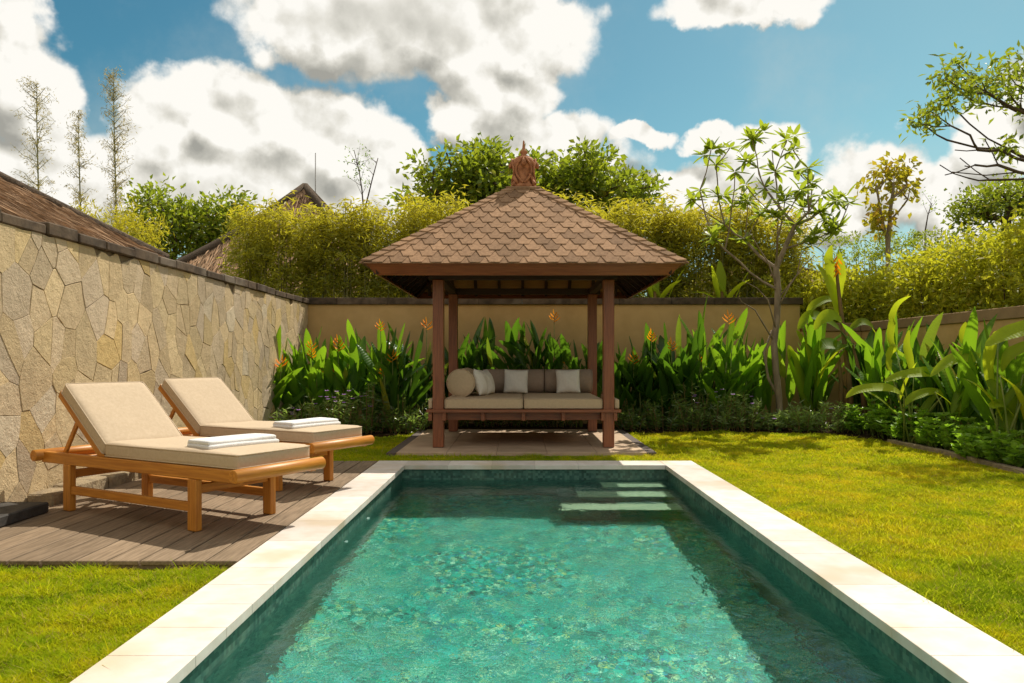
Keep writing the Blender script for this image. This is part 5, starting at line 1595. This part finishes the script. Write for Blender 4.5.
def world():
    w = bpy.data.worlds.new('World'); SC.world = w; w.use_nodes = True
    t = NT(w.node_tree); t.n.clear()
    out = t.new('ShaderNodeOutputWorld'); bg = t.new('ShaderNodeBackground')
    sky = t.new('ShaderNodeTexSky'); sky.sky_type = 'NISHITA'; sky.sun_disc = False
    sky.sun_elevation = math.asin(S.z); sky.sun_rotation = math.atan2(S.x, S.y)
    sky.air_density = 1.0; sky.dust_density = 0.4; sky.ozone_density = 1.2
    tc = t.new('ShaderNodeTexCoord'); D = tc.outputs['Generated']
    sx = t.new('ShaderNodeSeparateXYZ'); t.link(D, sx.inputs[0])
    az = t.math('ARCTAN2', sx.outputs[0], sx.outputs[1]); el = t.math('ARCSINE', sx.outputs[2])
    cb = t.new('ShaderNodeCombineXYZ'); t.link(az, cb.inputs[0]); t.link(el, cb.inputs[1])
    n1 = t.noise(D, 7.0, 6, 0.60, out=1)
    warp = t.vmath('SCALE', t.vmath('SUBTRACT', n1, (.5, .5, .5)), scale=.11)
    uv = t.vmath('ADD', cb.outputs[0], warp)
    def ae(px, py):
        a = math.atan((px-HX)/F_PX); return a, math.atan((HY-py)/F_PX*math.cos(a))
    def ell(px, py, rx, ry, uv_=None):
        a, e_ = ae(px, py); a1, _ = ae(px+rx, py); a2, _ = ae(px-rx, py); _, e1 = ae(px, py-ry); _, e2 = ae(px, py+ry)
        ra, re = abs(a1-a2)/2, abs(e1-e2)/2
        d = t.vmath('MULTIPLY', t.vmath('SUBTRACT', uv_ or uv, (a, e_, 0)), (1/ra, 1/re, 0))
        return t.math('SUBTRACT', 1.0, t.vmath('LENGTH', d))
    C = [(0, 5, 55, 60), (15, 85, 62, 75), (55, 130, 50, 80), (30, 190, 110, 60), (215, 105, 60, 50), (160, 125, 50, 60), (270, 130, 75, 58), (340, 150, 75, 55), (385, 175, 45, 45), (210, 190, 170, 60), (330, 215, 150, 60),
         (330, 25, 110, 48), (430, 40, 120, 60), (520, 30, 75, 62), (490, 90, 65, 50), (460, 120, 50, 35), (550, 150, 58, 34), (560, 205, 110, 60), (645, 143, 32, 13), (660, 205, 60, 34), (745, -4, 84, 30), (715, 145, 26, 18), (770, 160, 40, 34), (720, 200, 70, 36),
         (880, 175, 62, 40), (850, 205, 110, 40), (935, 190, 50, 36), (1000, 140, 45, 45), (1040, 90, 40, 40), (970, 220, 60, 40)]
    def field(uv_):
        cur = None
        for c in C:
            e_ = ell(*c, uv_=uv_)
            cur = e_ if cur is None else t.math('SMOOTH_MAX', cur, e_, .10)
        return cur
    def fb(vec):
        a = t.noise(vec, 9.0, 8, .58)
        vo = t.new('ShaderNodeTexVoronoi'); vo.feature = 'F1'; vo.inputs['Scale'].default_value = 16
        t.link(t.vmath('ADD', vec, t.vmath('SCALE', warp, scale=.35)), vo.inputs['Vector'])
        vo2 = t.new('ShaderNodeTexVoronoi'); vo2.feature = 'F1'; vo2.inputs['Scale'].default_value = 37
        t.link(t.vmath('ADD', vec, t.vmath('SCALE', warp, scale=.25)), vo2.inputs['Vector'])
        return t.math('ADD', t.math('MULTIPLY', a, .8), t.math('ADD', t.math('MULTIPLY', vo.outputs['Distance'], -.42), t.math('MULTIPLY', vo2.outputs['Distance'], -.16)))
    cur = field(uv)
    cur2 = field(t.vmath('ADD', uv, (.012, .045, 0)))
    f0 = fb(D); f1 = fb(t.vmath('ADD', D, (.008, .0, .016)))
    dens = t.math('ADD', cur, t.math('MULTIPLY', t.math('SUBTRACT', f0, .10), 1.0))
    alpha = t.smooth(dens, -.10, .16)
    puff = t.math('MULTIPLY', t.math('SUBTRACT', f0, f1), 1.8)
    form = t.math('MULTIPLY', t.math('MINIMUM', t.math('SUBTRACT', cur, cur2), .12), .75)
    thick = t.smooth(dens, -.1, .9)
    DK = [(395, 18, 150, 44, .75), (345, 60, 100, 26, .45), (200, 192, 120, 46, .26), (50, 160, 100, 40, .24), (300, 200, 150, 30, .26), (10, 100, 50, 18, .2), (880, 212, 120, 14, .25)]
    dk = None
    for c in DK:
        v = t.math('MULTIPLY', t.smooth(ell(*c[:4]), -.1, .8), c[4]); dk = v if dk is None else t.math('MAXIMUM', dk, v)
    n3 = t.noise(D, 3.2, 6, .6)
    dkn = t.math('MULTIPLY', t.math('MULTIPLY', dk, thick), t.math('MULTIPLY_ADD', n3, .3, .36))
    sh = t.math('SUBTRACT', t.math('ADD', t.math('ADD', .87, form), t.math('MULTIPLY', puff, t.math('SUBTRACT', 1.0, t.math('MULTIPLY', dk, .7)))), dkn)
    sh = t.math('MINIMUM', t.math('MAXIMUM', sh, .25), 1.0)
    ccol = t.ramp(sh, [(0.2, (.34, .335, .30)), (.5, (.55, .535, .475)), (.72, (.78, .755, .68)), (.93, (1.0, .975, .91))])
    # blue: Nishita sky toned to the photograph
    bl_ = t.mix(1.0, sky.outputs[0], (.056, .084, .080), 'MULTIPLY')
    hz = t.ramp(t.math('MULTIPLY_ADD', az, .8, .5), [(0.1, (.66, .95, .93)), (.5, (1.0, 1.1, 1.0)), (.9, (1.45, 1.35, 1.12))])
    bl_ = t.mix(1.0, bl_, hz, 'MULTIPLY')
    blp = bl_
    thin = t.math('MULTIPLY', t.smooth(t.noise(D, 3.0, 7, .62), .44, .72), .30)
    bl_ = t.mix(t.math('MULTIPLY', t.math('SUBTRACT', 1.0, t.smooth(el, .02, .30)), .75), bl_, (.42, .62, .66))
    bl_ = t.mix(thin, bl_, (.62, .66, .62))
    col = t.mix(alpha, bl_, ccol)
    t.link(col, bg.inputs[0]); bg.inputs[1].default_value = 1.0
    # the rest of the sky: the same blue with simpler clouds
    bg2 = t.new('ShaderNodeBackground')
    g2 = t.smooth(t.noise(D, 2.1, 3, .55), .36, .54)
    t.link(t.mix(g2, blp, (.80, .76, .68)), bg2.inputs[0]); bg2.inputs[1].default_value = 1.0
    w1 = t.math('SUBTRACT', 1.0, t.smooth(t.math('ABSOLUTE', az), .70, .90), clamp=True)
    w2 = t.math('SUBTRACT', 1.0, t.smooth(el, .50, .62), clamp=True)
    w3 = t.math('GREATER_THAN', el, -.03)
    mx = t.new('ShaderNodeMixShader'); t.link(t.math('MULTIPLY', t.math('MULTIPLY', w1, w2), w3), mx.inputs[0])
    t.link(bg2.outputs[0], mx.inputs[1]); t.link(bg.outputs[0], mx.inputs[2])
    t.link(mx.outputs[0], out.inputs[0])
world()

cam = bpy.data.cameras.new('camera'); co = bpy.data.objects.new('camera', cam); COL.objects.link(co)
cam.sensor_width = 36; cam.lens = F_PX/1024*36; co.location = (0, 0, CH); co.rotation_euler = (R(90), 0, 0)
cam.shift_x = -(HX-512)/1024; cam.shift_y = (HY-341.5)/1024; cam.clip_start = .05; cam.clip_end = 3000
SC.camera = co
sun.cycles.is_caustics_light = True          # sunlight refracted through the water surface onto the pool lining
for ob in COL.objects:
    if ob.name.startswith('pool_water'):
        ob.cycles.is_caustics_caster = True
        ob.data.polygons.foreach_set('use_smooth', [True]*len(ob.data.polygons))
    elif ob.name.startswith(('pool_', 'step', 'tread', 'inlet')): ob.cycles.is_caustics_receiver = True
SC.view_settings.view_transform = 'Standard'; SC.view_settings.look = 'None'; SC.view_settings.exposure = 0
SC.cycles.max_bounces = 8; SC.cycles.transparent_max_bounces = 12; SC.cycles.transmission_bounces = 4; SC.cycles.glossy_bounces = 3; SC.cycles.diffuse_bounces = 3
